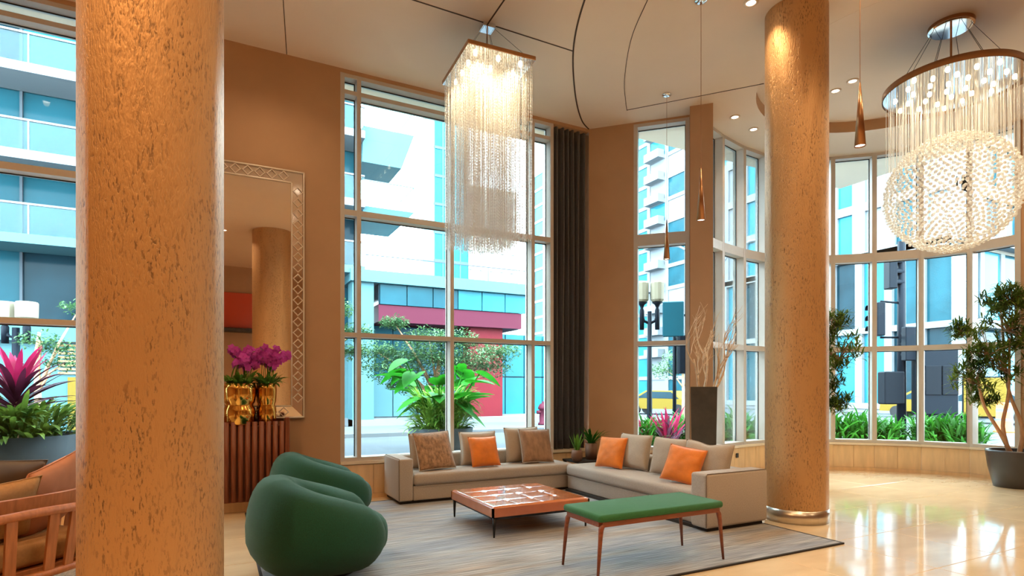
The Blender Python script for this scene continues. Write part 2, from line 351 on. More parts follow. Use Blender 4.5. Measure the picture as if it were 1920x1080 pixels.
wall('wall_back', 'beige rear wall of the lobby', MB().box(-7.2, 12.6, -6.75, -6.5, 0, CZ))
wall('wall_left', 'beige end wall of the lobby', MB().box(-7.25, -7, -6.5, 8, 0, CZ))
wall('wall_right', 'beige side wall beyond the bay', MB().box(12.4, 12.65, -6.5, 4.6, 0, CZ).box(11.17, 12.5, 4.2, 4.45, 0, CZ))
# marble wainscot panels and sills under the windows
def wainscot(owner, p, q, n, z1=ZS - .05, t=.03):
    p = Vector(p); q = Vector(q); L = (q - p).length; d = (q - p) / L
    for i in range(n):
        a = p + d * (L * i / n + .002); b = p + d * (L * (i + 1) / n - .002)
        MB().bar(tuple(a), tuple(b), t, .06, z1).build('panel', 'marble2', owner)
    MB().bar(tuple(p), tuple(q), t + .01, 0, .058, -.01).build('plinth', 'marble2', owner)
wainscot(wf, (LW0, WY), (LW1, WY), 8); wainscot(wf, (MW0, WY), (CORNER[0], WY), 9)
def sill(n, p, q, depth, label, front=.02):
    mb = MB().bar(p, q, depth + front, ZS - .04, ZS, -front)
    return tag(mb.build('trim_%d' % n, 'sill'), label, 'window sill', kind='structure')
sill(1, (LW0, WY), (LW1, WY), .22, 'pale marble sill below the window beside the lounge chair')
sill(2, (MW0, WY), (CORNER[0], WY), .22, 'pale marble ledge below the big window and the curtain')
sill(3, NW0, NW1, .22, 'pale marble sill of the narrow corner window')
bw = tag(thing('wall_bay', 'low curved marble wall below the bay windows', 'wall', kind='structure'))
mb = MB()
for a, b in zip(BAY, BAY[1:]): mb.bar(a, b, .2, 0, ZS - .04, .02)
mb.build('core', 'marble2', bw)
for a, b in zip(BAY, BAY[1:]): wainscot(bw, a, b, 2, t=.018)
rbox(.075, .012, .075, .004, 1).build('socket', 'sofa_d', bw, (7.86, 6.985, .33), (0, 0, math.radians(13)))
mb = MB()
for a, b in zip(BAY, BAY[1:]):
    mb.bar(a, b, .27, ZS - .04, ZS, -.03)
tag(mb.build('trim_4', 'sill'), 'curved marble sill running below the bay windows', 'window sill', kind='structure')

# ------------------------------------------------------------------ windows: frame posts, transoms and one pane per opening
def window(n, label, p, q, posts, trans, z0, z1, pw=.055, depth=.2, flip=1, ends=True):
    """p->q in plan with the room on the right-hand side; posts are distances along; trans = [(z, height)]"""
    w = thing('window_%d' % n, label, 'window', kind='structure')
    p = Vector(p); q = Vector(q); L = (q - p).length; d = (q - p) / L
    xs = sorted(posts)
    for x in xs:
        a = p + d * (x - pw / 2); b = p + d * (x + pw / 2)
        MB().bar(tuple(a), tuple(b), depth, z0, z1, .002).build('mullion', 'frame', w)
    zz = [(z0, .05), *trans, (z1, .05)]
    for xa, xb in zip(xs, xs[1:]):
        a = p + d * (xa + pw / 2); b = p + d * (xb - pw / 2)
        for z, h in zz:
            lo, hi = (z, z + h) if z == z0 else ((z - h, z) if z == z1 else (z - h / 2, z + h / 2))
            MB().bar(tuple(a), tuple(b), depth - .004, lo, hi, .004).build('transom', 'frame', w)
        for (za, ha), (zb, hb) in zip(zz, zz[1:]):
            lo = za + (ha if za == z0 else ha / 2); hi = zb - (hb if zb == z1 else hb / 2)
            MB().bar(tuple(a), tuple(b), .012, lo, hi, depth - .05).build('pane', 'pane', w)
            g = MB()
            for u, v, l2, h2 in ((a, b, hi - .012, hi), (b - d * .012, b, lo, hi - .012)): g.bar(tuple(u), tuple(v), .008, l2, h2, depth - .06)
            g.build('gasket', 'gasket', w)
    return w
TR = [(2.17, .06), (3.78, .075), (5.36, .055)]
window(1, 'tall gridded window beside the slatted lounge chair', (LW0, WY), (LW1, WY), [.03, 1.2, 2.42, 3.62], TR, ZS, ZT)
window(2, 'big gridded window behind the long beige sofa', (MW0, WY), (MW1 + .06, WY), [.028, .243, 1.56, 2.885, MW1 - MW0 + .03], TR, ZS, ZT)
NL = (Vector(NW1) - Vector(NW0)).length
window(3, 'tall narrow window in the slanted corner wall', NW0, NW1, [.03, NL - .03], [(2.17, .07), (3.79, .18)], ZS, ZT + .02, pw=.06)
k = 4
for a, b in zip(BAY, BAY[1:]):
    L = (Vector(b) - Vector(a)).length
    window(k, ['bay window beside the tan pier', 'second bay window from the tan pier', 'third bay window from the tan pier', 'bay window hidden by the gold column', 'bay window just past the gold column', 'bay window behind the leafy tree', 'bay window showing the traffic signals', 'bay window beneath the crystal globe', 'last bay window before the far column'][k - 4],
           a, b, [.0, L] if k == 4 else [L / 2 + L / 2] if False else [0.0, L], [(2.17, .085), (3.80, .15)], ZS, CZ, pw=.075); k += 1

# ------------------------------------------------------------------ columns
def column(x, y, r, label, h=CZ):
    c = thing('column', label, 'column', (x, y, 0), kind='structure')
    MB().lathe([(r, .15), (r, h + .3)], 96).build('shaft', 'column', c, smooth=True)
    MB().lathe([(r - .004, 0), (r + .004, .0), (r + .006, .15), (r - .01, .151)], 96).build('base_band', 'metalband', c, smooth=True)
    return c
column(-.283, 3.49, .322, 'large gold textured column nearest the viewer'); column(5.76, 4.30, .322, 'gold textured column beside the sofa arm')
column(1.35, -1.25, .5, 'pale textured column reflected in the wall mirror')
column(11.72, 4.0, .322, 'gold textured column at the far end of the bay')

# red-orange feature panel on the rear wall, seen in the mirror
fp = thing('wall_panel', 'red orange feature panel on the rear wall seen in the mirror', 'panel', (.45, -6.5, 0))
rbox(1.9, .06, 1.2, .01, 1).build('board', 'redpanel', fp, (0, .032, 4.15)); rbox(2.0, .3, .14, .01, 1).build('ledge', 'vase', fp, (0, .152, 3.46))

# ------------------------------------------------------------------ downlights of the ceiling, plus added fill lamps
def spot(parent, power, ang=110, col=(1, .74, .46), loc=(0, 0, -.03), rot=(0, 0, 0), r=.04, blend=.9):
    l = bpy.data.lights.new('lamp', 'SPOT'); l.energy = power * LAMP; l.spot_size = math.radians(ang); l.spot_blend = blend; l.color = col; l.shadow_soft_size = r
    o = bpy.data.objects.new('lamp', l); COL.objects.link(o); o.parent = parent; o.location = loc; o.rotation_euler = rot; return o
ring = MB().lathe([(.052, 0), (.075, 0), (.078, -.008), (.052, -.012), (.05, 0)], 24).mesh('trim_ring', 'ceil', True)
lens = MB().lathe([(0, -.004), (.052, -.004)], 20).mesh('lens', 'dl')
DLN = 0
def downlight(x, y, z, power, label, group='recessed ceiling downlights', **kw):
    t = thing('downlight', label, 'ceiling light', (x, y, z), group=group); link('trim_ring', ring, t); link('lens', lens, t)
    if power: spot(t, power, **kw)
    return t
downlight(5.17, 4.41, CZ, 120, 'bright round downlight near the top of the gold column')
downlight(8.07, 5.38, RZ, 90, 'larger round downlight in the raised recess')
downlight(8.03, 5.10, RZ, 60, 'small round downlight in the raised recess')
downlight(7.725, 6.537, CZ, 60, 'round downlight close to the bay glass')
downlight(7.121, 6.374, CZ, 40, 'small round downlight near the tan pier')
for x, y, p in [(-2.2, 5.2, 300), (-2.4, 1.8, 420), (-.9, 1.5, 420), (-1.5, 2.9, 300), (.6, 6.6, 110), (2.2, 2.6, 150), (3.3, 1.2, 200), (2.6, .6, 120), (4.9, 2.6, 220), (6.4, 2.0, 240), (8.6, 1.6, 260), (10.3, 2.8, 260), (9.6, 4.8, 160), (.2, -1.6, 260), (3.2, -2.2, 260), (-3.5, -2.5, 260), (7, -2, 260), (-4.6, 6.2, 200)]:
    downlight(x, y, CZ if math.hypot(x - RC[0], y - RC[1]) > RR else RZ, p, 'added ceiling lamp filling the lobby with warm light', 'added fill lamps over the lobby floor', ang=140, col=(1, .62, .30) if x < -.5 and y > 0 else (1, .74, .46))  # lamps added for general room light, more orange near the first column

# ------------------------------------------------------------------ rug
RX0, RX1, RY0, RY1 = .30, 5.23, 3.40, 7.40
rug = thing('rug', 'large grey and brown striped woven rug under the seating', 'rug', ((RX0 + RX1) / 2, (RY0 + RY1) / 2, 0))
hx, hy = (RX1 - RX0) / 2, (RY1 - RY0) / 2
MB().box(-hx + .02, hx - .02, -hy + .02, hy - .02, .001, .016).build('pile', 'rug', rug)
mb = MB()
for x0, x1, y0, y1 in ((-hx, hx, -hy, -hy + .02), (-hx, hx, hy - .02, hy), (-hx, -hx + .02, -hy + .02, hy - .02), (hx - .02, hx, -hy + .02, hy - .02)): mb.box(x0, x1, y0, y1, .001, .018)
tag(mb.build('binding', 'sofa_d', rug), 'dark brown edge binding')
RZF = .017

# ------------------------------------------------------------------ sofas
def rounded(name, m, parent, *b, r=.03, seg=4):
    return shade_auto(rb(name, m, parent, *b, r=r, seg=seg), .9)
def piping(parent, pts, r=.004, m='seam'):
    return MB().tube(pts, r, 6).build('piping', m, parent, smooth=True)
SEAT = .385
s1 = thing('sofa', 'long beige sofa below the big window with one arm', 'sofa', (2.01, 7.0, RZF))
rounded('arm', 'sofa', s1, 0, .19, 0, .70, .035, .565, r=.025)
rounded('base', 'sofa', s1, .192, 2.56, .01, .70, .035, .215, r=.015)
rounded('seat_cushion', 'sofa', s1, .195, 2.57, -.01, .52, .218, .375, r=.05)
rounded('backrest', 'sofa', s1, .192, 2.56, .53, .70, .217, .56, r=.04)
MB().box(.03, 2.53, .04, .66, 0, .034).build('plinth', 'sofa_d', s1)
piping(s1, [(.008, .004, .05), (.006, .004, .55), (.015, .02, .563), (.015, .68, .563)])
piping(s1, [(.2, -.012, .222), (2.55, -.012, .222)], .004)
s2 = thing('sofa', 'beige sofa with its broad arm facing the gold column', 'sofa', (4.40, 4.25, RZF))
rounded('arm', 'sofa', s2, -.05, .84, 0, .22, .035, .585, r=.03)
rounded('base', 'sofa', s2, .04, .84, .222, 2.70, .035, .215, r=.015)
rounded('seat_cushion', 'sofa', s2, .015, .62, .225, 2.715, 0.218, .375, r=.05)
rounded('backrest', 'sofa', s2, .63, .84, .222, 2.70, .217, .56, r=.04)
MB().box(.0, .80, .04, 2.69, 0, .034).build('plinth', 'sofa_d', s2)
piping(s2, [(-.046, .006, .05), (-.044, .006, .56), (-.03, .008, .583), (.82, .008, .583)])
piping(s2, [(.013, .24, .222), (.013, 2.69, .222)], .004)
ct = thing('corner_table', 'low dark corner table between the two sofas', 'table', (5.08, 7.38, RZF))
rb('top', 'sofa_d', ct, -.30, .30, -.25, .25, .33, .36, r=.006)
for sx in (-1, 1):
    for sy in (-1, 1): rb('leg', 'sofa_d', ct, sx * .27 - .02, sx * .27 + .02, sy * .22 - .02, sy * .22 + .02, 0, .33, r=.004)

# cushions: u across, v up, pillow leans back
def cushion_mesh(w, h, t, m, seed=0, dent=.0, n=22, name='cushion', wr=.006):
    def side(sg):
        def fn(u, v):
            a, b = u * 2 - 1, v * 2 - 1
            e = max(0, (1 - a ** 4) * (1 - b ** 4)) ** .55 * .72 + max(0, (1 - a * a) * (1 - b * b)) ** .6 * .28
            x = a * w / 2 * (1 - .07 * (1 - abs(a)) * 0 - .05 * (1 - b * b) * abs(a)); z = b * h / 2 * (1 - .05 * (1 - a * a) * abs(b))
            z -= dent * math.exp(-(a / .35) ** 2) * max(0, b) ** 2
            y = sg * t / 2 * e
            if 0 < u < 1 and 0 < v < 1:
                y += sg * wr * noise.noise((a * 3 + seed * 7, b * 3, seed)) + sg * wr * .8 * math.sin(9 * a + 3 * b + seed) * (abs(a) ** 3)
            return (x, y, z + h / 2)
        return fn
    mb = MB(); mb.grid(side(-1), n, n); mb.grid(side(1), n, n)
    me = mb.mesh(name, m, True, False)
    bm = bmesh.new(); bm.from_mesh(me); bmesh.ops.remove_doubles(bm, verts=bm.verts, dist=.0005); bmesh.ops.recalc_face_normals(bm, faces=bm.faces); bm.to_mesh(me); bm.free()
    me.polygons.foreach_set('use_smooth', [True] * len(me.polygons)); return me
def cushion(label, m, w, h, t, x, y, z, face, lean, roll=0, seed=0, dent=0, pipe=None, group=None, cat='cushion'):
    """face: direction (plan angle) the front looks towards; lean back in degrees"""
    t_ = thing('cushion', label, cat, (x, y, z), group=group)
    me = cushion_mesh(w, h, t, m, seed, dent, name='cover')
    R = (Matrix.Rotation(face + PI / 2, 4, 'Z') @ Matrix.Rotation(-math.radians(lean), 4, 'X') @ Matrix.Rotation(math.radians(roll), 4, 'Y'))
    t_.rotation_euler = R.to_euler()
    link('cover', me, t_)
    pts = []
    for i in range(48):
        k = i / 12; sd = int(k); u = (k - sd) * 2 - 1; q = 1 - .05 * (1 - u * u)
        a, b = ((u, -q), (q, u), (-u, q), (-q, -u))[sd]
        zz = b * h / 2
        if dent and b > 0: zz -= dent * math.exp(-(a / .35) ** 2) * b ** 2
        pts.append((a * w / 2, 0, zz + h / 2))
    MB().tube(pts + [pts[0]], .004 if pipe is None else .007, 5, cap=False).build('piping', pipe or m, t_, smooth=True)
    return t_
Z1 = SEAT + RZF + .004
D = -PI / 2
cushion('beige back cushion at the arm end behind the speckled fur cushion', 'beige', .56, .46, .17, 2.56, 7.40, Z1, D, 12, seed=1)
cushion('beige back cushion behind the square orange velvet cushion', 'beige', .56, .46, .17, 3.28, 7.40, Z1, D, 12, seed=2)
cushion('beige back cushion behind the smooth fur cushion', 'beige', .56, .50, .17, 3.98, 7.40, Z1, D, 12, seed=3)
cushion('speckled brown fur cushion beside the sofa arm', 'fur', .52, .52, .15, 2.58, 7.16, Z1, D + .08, 24, roll=-2, seed=4, pipe='piping')
cushion('square orange velvet cushion in the middle of the long sofa', 'orange', .43, .42, .14, 3.28, 7.16, Z1, D + .05, 22, seed=5)
cushion('smooth brown fur cushion at the corner end of the sofa', 'fur2', .50, .50, .15, 4.10, 7.18, Z1, D - .03, 22, roll=2, seed=6, pipe='piping')
W_ = PI
cushion('beige back cushion behind the upright orange cushion near the plants', 'beige', .56, .46, .17, 4.88, 6.08, Z1, W_ + .12, 13, seed=7)
cushion('wide beige back cushion in the middle of the armed sofa', 'beige', .58, .46, .17, 4.88, 5.40, Z1, W_ + .1, 13, seed=8)
cushion('beige back cushion resting against the broad sofa arm', 'beige', .60, .46, .17, 4.88, 4.82, Z1, W_ + .25, 14, roll=3, seed=9, dent=.03)
cushion('orange velvet cushion standing beside the potted plants', 'orange', .42, .42, .14, 4.67, 6.30, Z1, W_ + .35, 20, seed=10)
cushion('orange velvet cushion leaning towards the broad sofa arm', 'orange', .44, .43, .14, 4.62, 4.94, Z1, W_ + .45, 26, roll=8, seed=11)

# ------------------------------------------------------------------ leather coffee table
tb = thing('coffee_table', 'square tufted tan leather coffee table with black legs', 'coffee table', (2.36, 5.02, RZF))
TW, TD = 1.12, 1.10
def top_fn(u, v):
    x, y = u * TW, v * TD; z = .305
    e = min(u, 1 - u, v, 1 - v)
    z -= .02 * max(0, 1 - e / .03) ** 2
    if e > .02:
        gx, gy = u * 4, v * 4
        b = min(math.hypot((gx - round(gx)), (gy - round(gy))) if 0 < round(gx) < 4 and 0 < round(gy) < 4 else 1, 1)
        z -= .014 * math.exp(-(b / .10) ** 2)
        z -= .003 * math.exp(-((gx - round(gx)) / .05) ** 2) * (0 < round(gx) < 4) + .003 * math.exp(-((gy - round(gy)) / .05) ** 2) * (0 < round(gy) < 4)
        z += .0015 * noise.noise((x * 6, y * 6, 2))
    return (x, y, z)
mb = MB(); mb.grid(top_fn, 73, 73); mb.build('tufted_top', 'leather', tb, smooth=True)
mb = MB()
for a, b in (((0, 0), (TW, 0)), ((TW, 0), (TW, TD)), ((TW, TD), (0, TD)), ((0, TD), (0, 0))): mb.bar(a, b, .02, .20, .288)
mb.build('side_band', 'leather', tb)
btm = MB().ico((0, 0, 0), .011, 2).mesh('button', 'leather', True)
for i in (1, 2, 3):
    for j in (1, 2, 3): link('button', btm, tb, (TW * i / 4, TD * j / 4, .289))
mb = MB().box(.03, TW - .03, .03, .06, .17, .199).box(.03, TW - .03, TD - .06, TD - .03, .17, .199).box(.03, .06, .06, TD - .06, .17, .199).box(TW - .06, TW - .03, .06, TD - .06, .17, .199)
mb.build('frame', 'black', tb)
for x, y in ((.03, .03), (TW - .03, .03), (.03, TD - .03), (TW - .03, TD - .03)):
    MB().tube([(x, y, .199), (x, y, 0)], [.02, .009], 8).build('leg', 'black', tb, smooth=True)

# ------------------------------------------------------------------ green bench
bn = thing('bench', 'walnut bench with a green upholstered seat on slender legs', 'bench', (2.52, 3.50, RZF))
BL, BD = 1.30, .56
o = rbox(BL + .02, BD + .02, .055, .027, 4, (BL / 2, BD / 2, .465)); 
o.v = [(BL / 2 + (x - BL / 2) * (1 - .035 * ((y - BD / 2) / (BD / 2)) ** 2), BD / 2 + (y - BD / 2) * (1 - .10 * ((x - BL / 2) / (BL / 2)) ** 4), z + (.012 * (1 - ((x - BL / 2) / (BL / 2)) ** 2) if z > .465 else 0)) for x, y, z in o.v]
shade_auto(o.build('seat', 'greenseat', bn), .9)
mb = MB()
for y0 in (.035, BD - .06): mb.box(.05, BL - .05, y0, y0 + .025, .40, .437)
for x0 in (.03, BL - .055): mb.box(x0, x0 + .025, .06, BD - .06, .40, .437)
mb.build('apron', 'walnut2', bn)
for x, y, sx, sy in ((.045, .05, -1, -1), (BL - .045, .05, 1, -1), (.045, BD - .05, -1, 1), (BL - .045, BD - .05, 1, 1)):
    MB().tube([(x - sx * .07, y - sy * .0, .425), (x - sx * .02, y, .415), (x, y, .385), (x + sx * .008, y + sy * .004, .33), (x + sx * .04, y + sy * .012, 0)], [.013, .018, .021, .018, .010], 10).build('leg', 'walnut2', bn, smooth=True)

# ------------------------------------------------------------------ green tub chairs
def tub_chair(label, loc, rz):
    c = thing('armchair', label, 'armchair', loc, rz)
    a, b = .32, .32                     # plan half sizes of the centre line; opening towards +x
    path = []
    n = 90
    for i in range(n + 1):
        t = i / n * 2 - 1               # -1..1 from one arm end round the back to the other
        ph = PI + t * math.radians(152)
        x = a * math.cos(ph) * (1.0 if math.cos(ph) < 0 else 1.18); y = b * (abs(math.sin(ph)) ** .8) * math.copysign(1, math.sin(ph))
        path.append((x, y, t))
    def fn(u, v):
        i = min(int(round(u * n)), n); x, y, t = path[i]
        x0, y0, _ = path[max(i - 1, 0)]; x1, y1, _ = path[min(i + 1, n)]
        d = Vector((x1 - x0, y1 - y0)).normalized(); nr = Vector((d.y, -d.x))
        if nr.dot(Vector((x, y))) < 0: nr = -nr
        s = abs(t); h = .755 - .25 * max(0, (s - .15) / .85) ** 1.25
        e = math.sqrt(max(0, 1 - max(0, (s - .86) / .14) ** 2.4))
        e = max(e, .02)
        th = 2 * PI * v; cs, sn = math.cos(th), math.sin(th)
        px = math.copysign(abs(cs) ** .75, cs) * (.205 - .015 * (1 - s)) * (.35 + .65 * e); pz = math.copysign(abs(sn) ** .8, sn)
        zc = (h + .03) / 2; zz = zc + pz * (h - .03) / 2 * e
        if cs > 0: px *= 1.0 + .14 * math.exp(-((zz - .32) / .28) ** 2)
        px -= .06 * max(0, (.25 - zz) / .25) * (1 if cs > 0 else 0)
        tang = d * (0)
        return (x + nr.x * px, y + nr.y * px, zz)
    mb = MB(); mb.grid(fn, n + 1, 28)
    k = 28; mb.f += [tuple(range(k)), tuple(n * k + j for j in range(k))]
    me = mb.mesh('shell', 'green', True, False); bm = bmesh.new(); bm.from_mesh(me); bmesh.ops.remove_doubles(bm, verts=bm.verts, dist=.001); bmesh.ops.recalc_face_normals(bm, faces=bm.faces); bm.to_mesh(me); bm.free()
    me.polygons.foreach_set('use_smooth', [True] * len(me.polygons))
    link('shell', me, c)
    def ell(u, v):
        th = 2 * PI * u; ph = (v - .5) * PI; ce = math.copysign(abs(math.cos(th)) ** .75, math.cos(th)); se = math.copysign(abs(math.sin(th)) ** .75, math.sin(th))
        cp = max(0, math.cos(ph)) ** .45; sp = math.copysign(abs(math.sin(ph)) ** .8, math.sin(ph))
        return (.13 + ce * .41 * cp, se * .27 * cp, .26 + sp * .19)
    MB().grid(ell, 40, 15, True).build('seat', 'green', c, smooth=True)
    def el2(u, v):
        th = 2 * PI * u; ph = (v - .5) * PI; cp = max(0, math.cos(ph)) ** .5; sp = math.copysign(abs(math.sin(ph)) ** .8, math.sin(ph))
        return (-.22 + math.cos(th) * .15 * cp + .05 * -(sp) , math.sin(th) * .27 * cp, .45 + sp * .20)
    MB().grid(el2, 32, 13, True).build('back_pad', 'green', c, smooth=True)
    MB().lathe([(0, 0), (.30, 0), (.31, .05), (0, .05)], 32).build('foot_ring', 'sofa_d', c, smooth=True)
    return c
tub_chair('rounded green knit tub chair nearest the viewer', (.73, 4.80, RZF), math.radians(-2))
tub_chair('rounded green knit tub chair closer to the window wall', (1.02, 6.55, RZF), math.radians(0))

# ------------------------------------------------------------------ slatted sideboard with gold orchid bowls
SB0, SB1, SBF = -.75, .76, 7.42
sb = thing('sideboard', 'walnut sideboard fronted with upright rounded slats', 'sideboard', (SB0, SBF, 0))
SW = SB1 - SB0; sd = WY - .004 - SBF
rb('body', 'walnut', sb, .02, SW - .02, .03, sd, .13, 1.02, r=.005, seg=1)
rb('plinth', 'marble2', sb, -.02, SW - .03, .12, sd, 0, .128, r=.004, seg=1)
sl = MB(); sl.tube([(0, 0, .14), (0, 0, 1.07)], .030, 10); slm = sl.mesh('slat', 'walnut', True)
nsl = 20
for i in range(nsl): link('slat', slm, sb, (.035 + i * (SW - .09) / (nsl - 1), .0, 0))
rb('end_post', 'walnut', sb, SW - .022, SW + .03, -.03, .06, .14, 1.115, r=.012)
rb('end_panel', 'walnut', sb, SW - .018, SW + .0, .062, sd, .14, 1.07, r=.004, seg=1)
def blade(mb, base, az, L, w, up, droop, n=5, fold=.25, twist=0, tip=1.0):
    """a leaf strip: starts at base, heads along azimuth az at elevation up, droops by droop over its length"""
    p = Vector(base); el = up; pts = []
    for i in range(n + 1):
        pts.append(p.copy()); e = el - droop * (i / n) ** 1.3
        p += Vector((math.cos(az) * math.cos(e), math.sin(az) * math.cos(e), math.sin(e))) * (L / n)
    vs = []; side = Vector((-math.sin(az), math.cos(az), twist)).normalized()
    for i, q in enumerate(pts):
        t = i / n; ww = w / 2 * math.sin(PI * min(1, max(.04, .12 + .88 * t) ** tip)) ** .7 if t < 1 else 0.0005
        upv = Vector((0, 0, 1)) * ww * fold
        vs += [q - side * ww + upv, q, q + side * ww + upv]
    fs = []
    for i in range(n):
        a = i * 3; fs += [(a, a + 1, a + 4, a + 3), (a + 1, a + 2, a + 5, a + 4)]
    mb.add(vs, fs)
def orchid(label, x, r, nst, seed, zt, hs):
    rnd = random.Random(seed)
    o = thing('orchid_bowl', label, 'plant', (x, 7.555, 1.022), group='gold orchid bowls on the sideboard')
    MB().lathe([(0, 0), (r * .8, 0), (r * .98, .03), (r * 1.0, .15), (r * .98, .20), (r * .86, .235), (r * .86, .25), (r * .96, .28), (r * 1.02, .35), (r * 1.04, .43), (r * .97, .50), (r * .93, .50), (r * .9, .46), (0, .45)], 40).build('bowl', 'gold', o, smooth=True)
    lf = MB()
    for i in range(int(26 + r * 60)):
        az = rnd.uniform(0, 2 * PI); rr = r * rnd.uniform(.1, .8)
        blade(lf, (rr * math.cos(az), rr * math.sin(az) * .7, .47), az + rnd.uniform(-.6, .6), rnd.uniform(.14, .24), .045, rnd.uniform(.4, 1.3), rnd.uniform(.6, 1.6))
    lf.v = [(a, min(b, .15), c) for a, b, c in lf.v]
    tag(lf.build('leaves', 'leaf_p', o, smooth=True, recalc=False), 'dark green strappy leaves', kind='stuff')
    fm = MB()
    for k in range(5):
        a = k * 2 * PI / 5
        w = .021 if k % 2 else .017
        c = Vector((math.cos(a), 0, math.sin(a))) * .019
        fm.add([(0, -.004, 0), c + Vector((-math.sin(a), 0, math.cos(a))) * w * .8, c * 1.9 + Vector((0, .004, 0)), c - Vector((-math.sin(a), 0, math.cos(a))) * w * .8], [(0, 1, 2, 3)])
    fm.ico((0, -.008, -.004), .007, 1)
    fme = fm.mesh('blossom', 'petal', False, False)
    for k in range(nst):
        az = rnd.uniform(0, 2 * PI); b = Vector((rnd.uniform(-.6, .6) * r, rnd.uniform(-.5, 0) * r, .46)); lean = Vector((rnd.uniform(-.4, .75), rnd.uniform(-.5, -.05), 0))
        H = hs * rnd.uniform(.8, 1.1); pts = [b + Vector((0, 0, H * t)) * (1 - .12 * t * t) + lean * .35 * t ** 2.4 - Vector((0, 0, .10 * max(0, t - .75) * 4 * .35)) for t in [i / 8 for i in range(9)]]
        st = MB().tube(pts, .004, 5).build('flower_stem', 'leaf_p', o, smooth=True)
        for q in range(9):
            t = .58 + .42 * q / 8; i = min(int(t * 8), 7); pp = pts[i].lerp(pts[i + 1], t * 8 - i) + Vector((rnd.uniform(-.035, .035), rnd.uniform(-.04, .01), rnd.uniform(-.03, .02)))
            f = link('blossom', fme, st, pp, (rnd.uniform(-.5, .5), rnd.uniform(-.6, .6), rnd.uniform(-.8, .8))); s_ = rnd.uniform(1.0, 1.5); f.scale = (s_, s_, s_)
orchid('wide gold bowl of magenta orchids beside the nearest column', .25, .175, 9, 3, 0, .52)
orchid('small gold bowl of magenta orchids at the sideboard end', .55, .105, 7, 5, 0, .52)

# ------------------------------------------------------------------ wall mirror with diamond border
MX0, MX1, MZ0, MZ1, MF = -.72, .997, 1.09, 4.19, .155
mr = thing('wall_mirror', 'tall wall mirror bordered by small diamonds beside the orchids', 'mirror', (0, WY - .002, 0))
MB().box(MX0 + MF, MX1 - MF, -.03, -.012, MZ0 + MF, MZ1 - MF).build('glass', 'mirror', mr)
MB().box(MX0, MX1, -.011, 0, MZ0, MZ1).build('backing', 'sofa_d', mr)
def mitre(x0, x1, z0, z1, w, name):
    q = [((x0, z0), (x1, z0), (x1 - w, z0 + w), (x0 + w, z0 + w)), ((x0, z1), (x1, z1), (x1 - w, z1 - w), (x0 + w, z1 - w)), ((x0, z0), (x0, z1), (x0 + w, z1 - w), (x0 + w, z0 + w)), ((x1, z0), (x1, z1), (x1 - w, z1 - w), (x1 - w, z0 + w))]
    for a, b, c, d in q:
        mb = MB(); ya, yb = -.022, -.032
        mb.add([(a[0], ya, a[1]), (b[0], ya, b[1]), (c[0], yb, c[1]), (d[0], yb, d[1]), (a[0], -.012, a[1]), (b[0], -.012, b[1]), (c[0], -.012, c[1]), (d[0], -.012, d[1])],
               [(0, 1, 2, 3), (7, 6, 5, 4), (0, 4, 5, 1), (1, 5, 6, 2), (2, 6, 7, 3), (3, 7, 4, 0)]); mb.build(name, 'mirrorstrip', mr)
mitre(MX0, MX1, MZ0, MZ1, MF, 'border_strip')
for x0, x1, z0, z1 in ((MX0, MX1, MZ0, MZ0 + .018), (MX0, MX1, MZ1 - .018, MZ1), (MX0, MX0 + .018, MZ0, MZ1), (MX1 - .018, MX1, MZ0, MZ1)):
    rb('outer_bead', 'pearl', mr, x0, x1, -.05, -.0225, z0, z1, r=.006, seg=2)
for x0, x1, z0, z1 in ((MX0 + MF, MX1 - MF, MZ0 + MF - .012, MZ0 + MF + .006), (MX0 + MF, MX1 - MF, MZ1 - MF - .006, MZ1 - MF + .012), (MX0 + MF - .012, MX0 + MF + .006, MZ0 + MF, MZ1 - MF), (MX1 - MF - .006, MX1 - MF + .012, MZ0 + MF, MZ1 - MF)):
    rb('inner_bead', 'pearl', mr, x0, x1, -.046, -.03, z0, z1, r=.005, seg=2)
dm = MB(); R0, R1 = .063, .047
for a in range(4):
    t0, t1 = a * PI / 2, (a + 1) * PI / 2
    p = [(math.cos(t), math.sin(t)) for t in (t0, t1)]
    o4 = [(p[0][0] * R0, p[0][1] * R0), (p[1][0] * R0, p[1][1] * R0), (p[1][0] * R1, p[1][1] * R1), (p[0][0] * R1, p[0][1] * R1)]
    dm.add([(x, -.040, z) for x, z in o4] + [(x, -.028, z) for x, z in o4], [(0, 1, 2, 3), (7, 6, 5, 4), (0, 4, 5, 1), (1, 5, 6, 2), (2, 6, 7, 3), (3, 7, 4, 0)])
dme = dm.mesh('diamond', 'pearl')
nz = 20
for i in range(nz):
    z = MZ0 + MF + .10 + i * (MZ1 - MZ0 - 2 * MF - .2) / (nz - 1)
    for x in (MX0 + MF / 2, MX1 - MF / 2): link('diamond', dme, mr, (x, 0, z))
nxd = 10
for i in range(nxd):
    x = MX0 + MF + .09 + i * (MX1 - MX0 - 2 * MF - .18) / (nxd - 1)
    for z in (MZ0 + MF / 2, MZ1 - MF / 2): link('diamond', dme, mr, (x, 0, z))

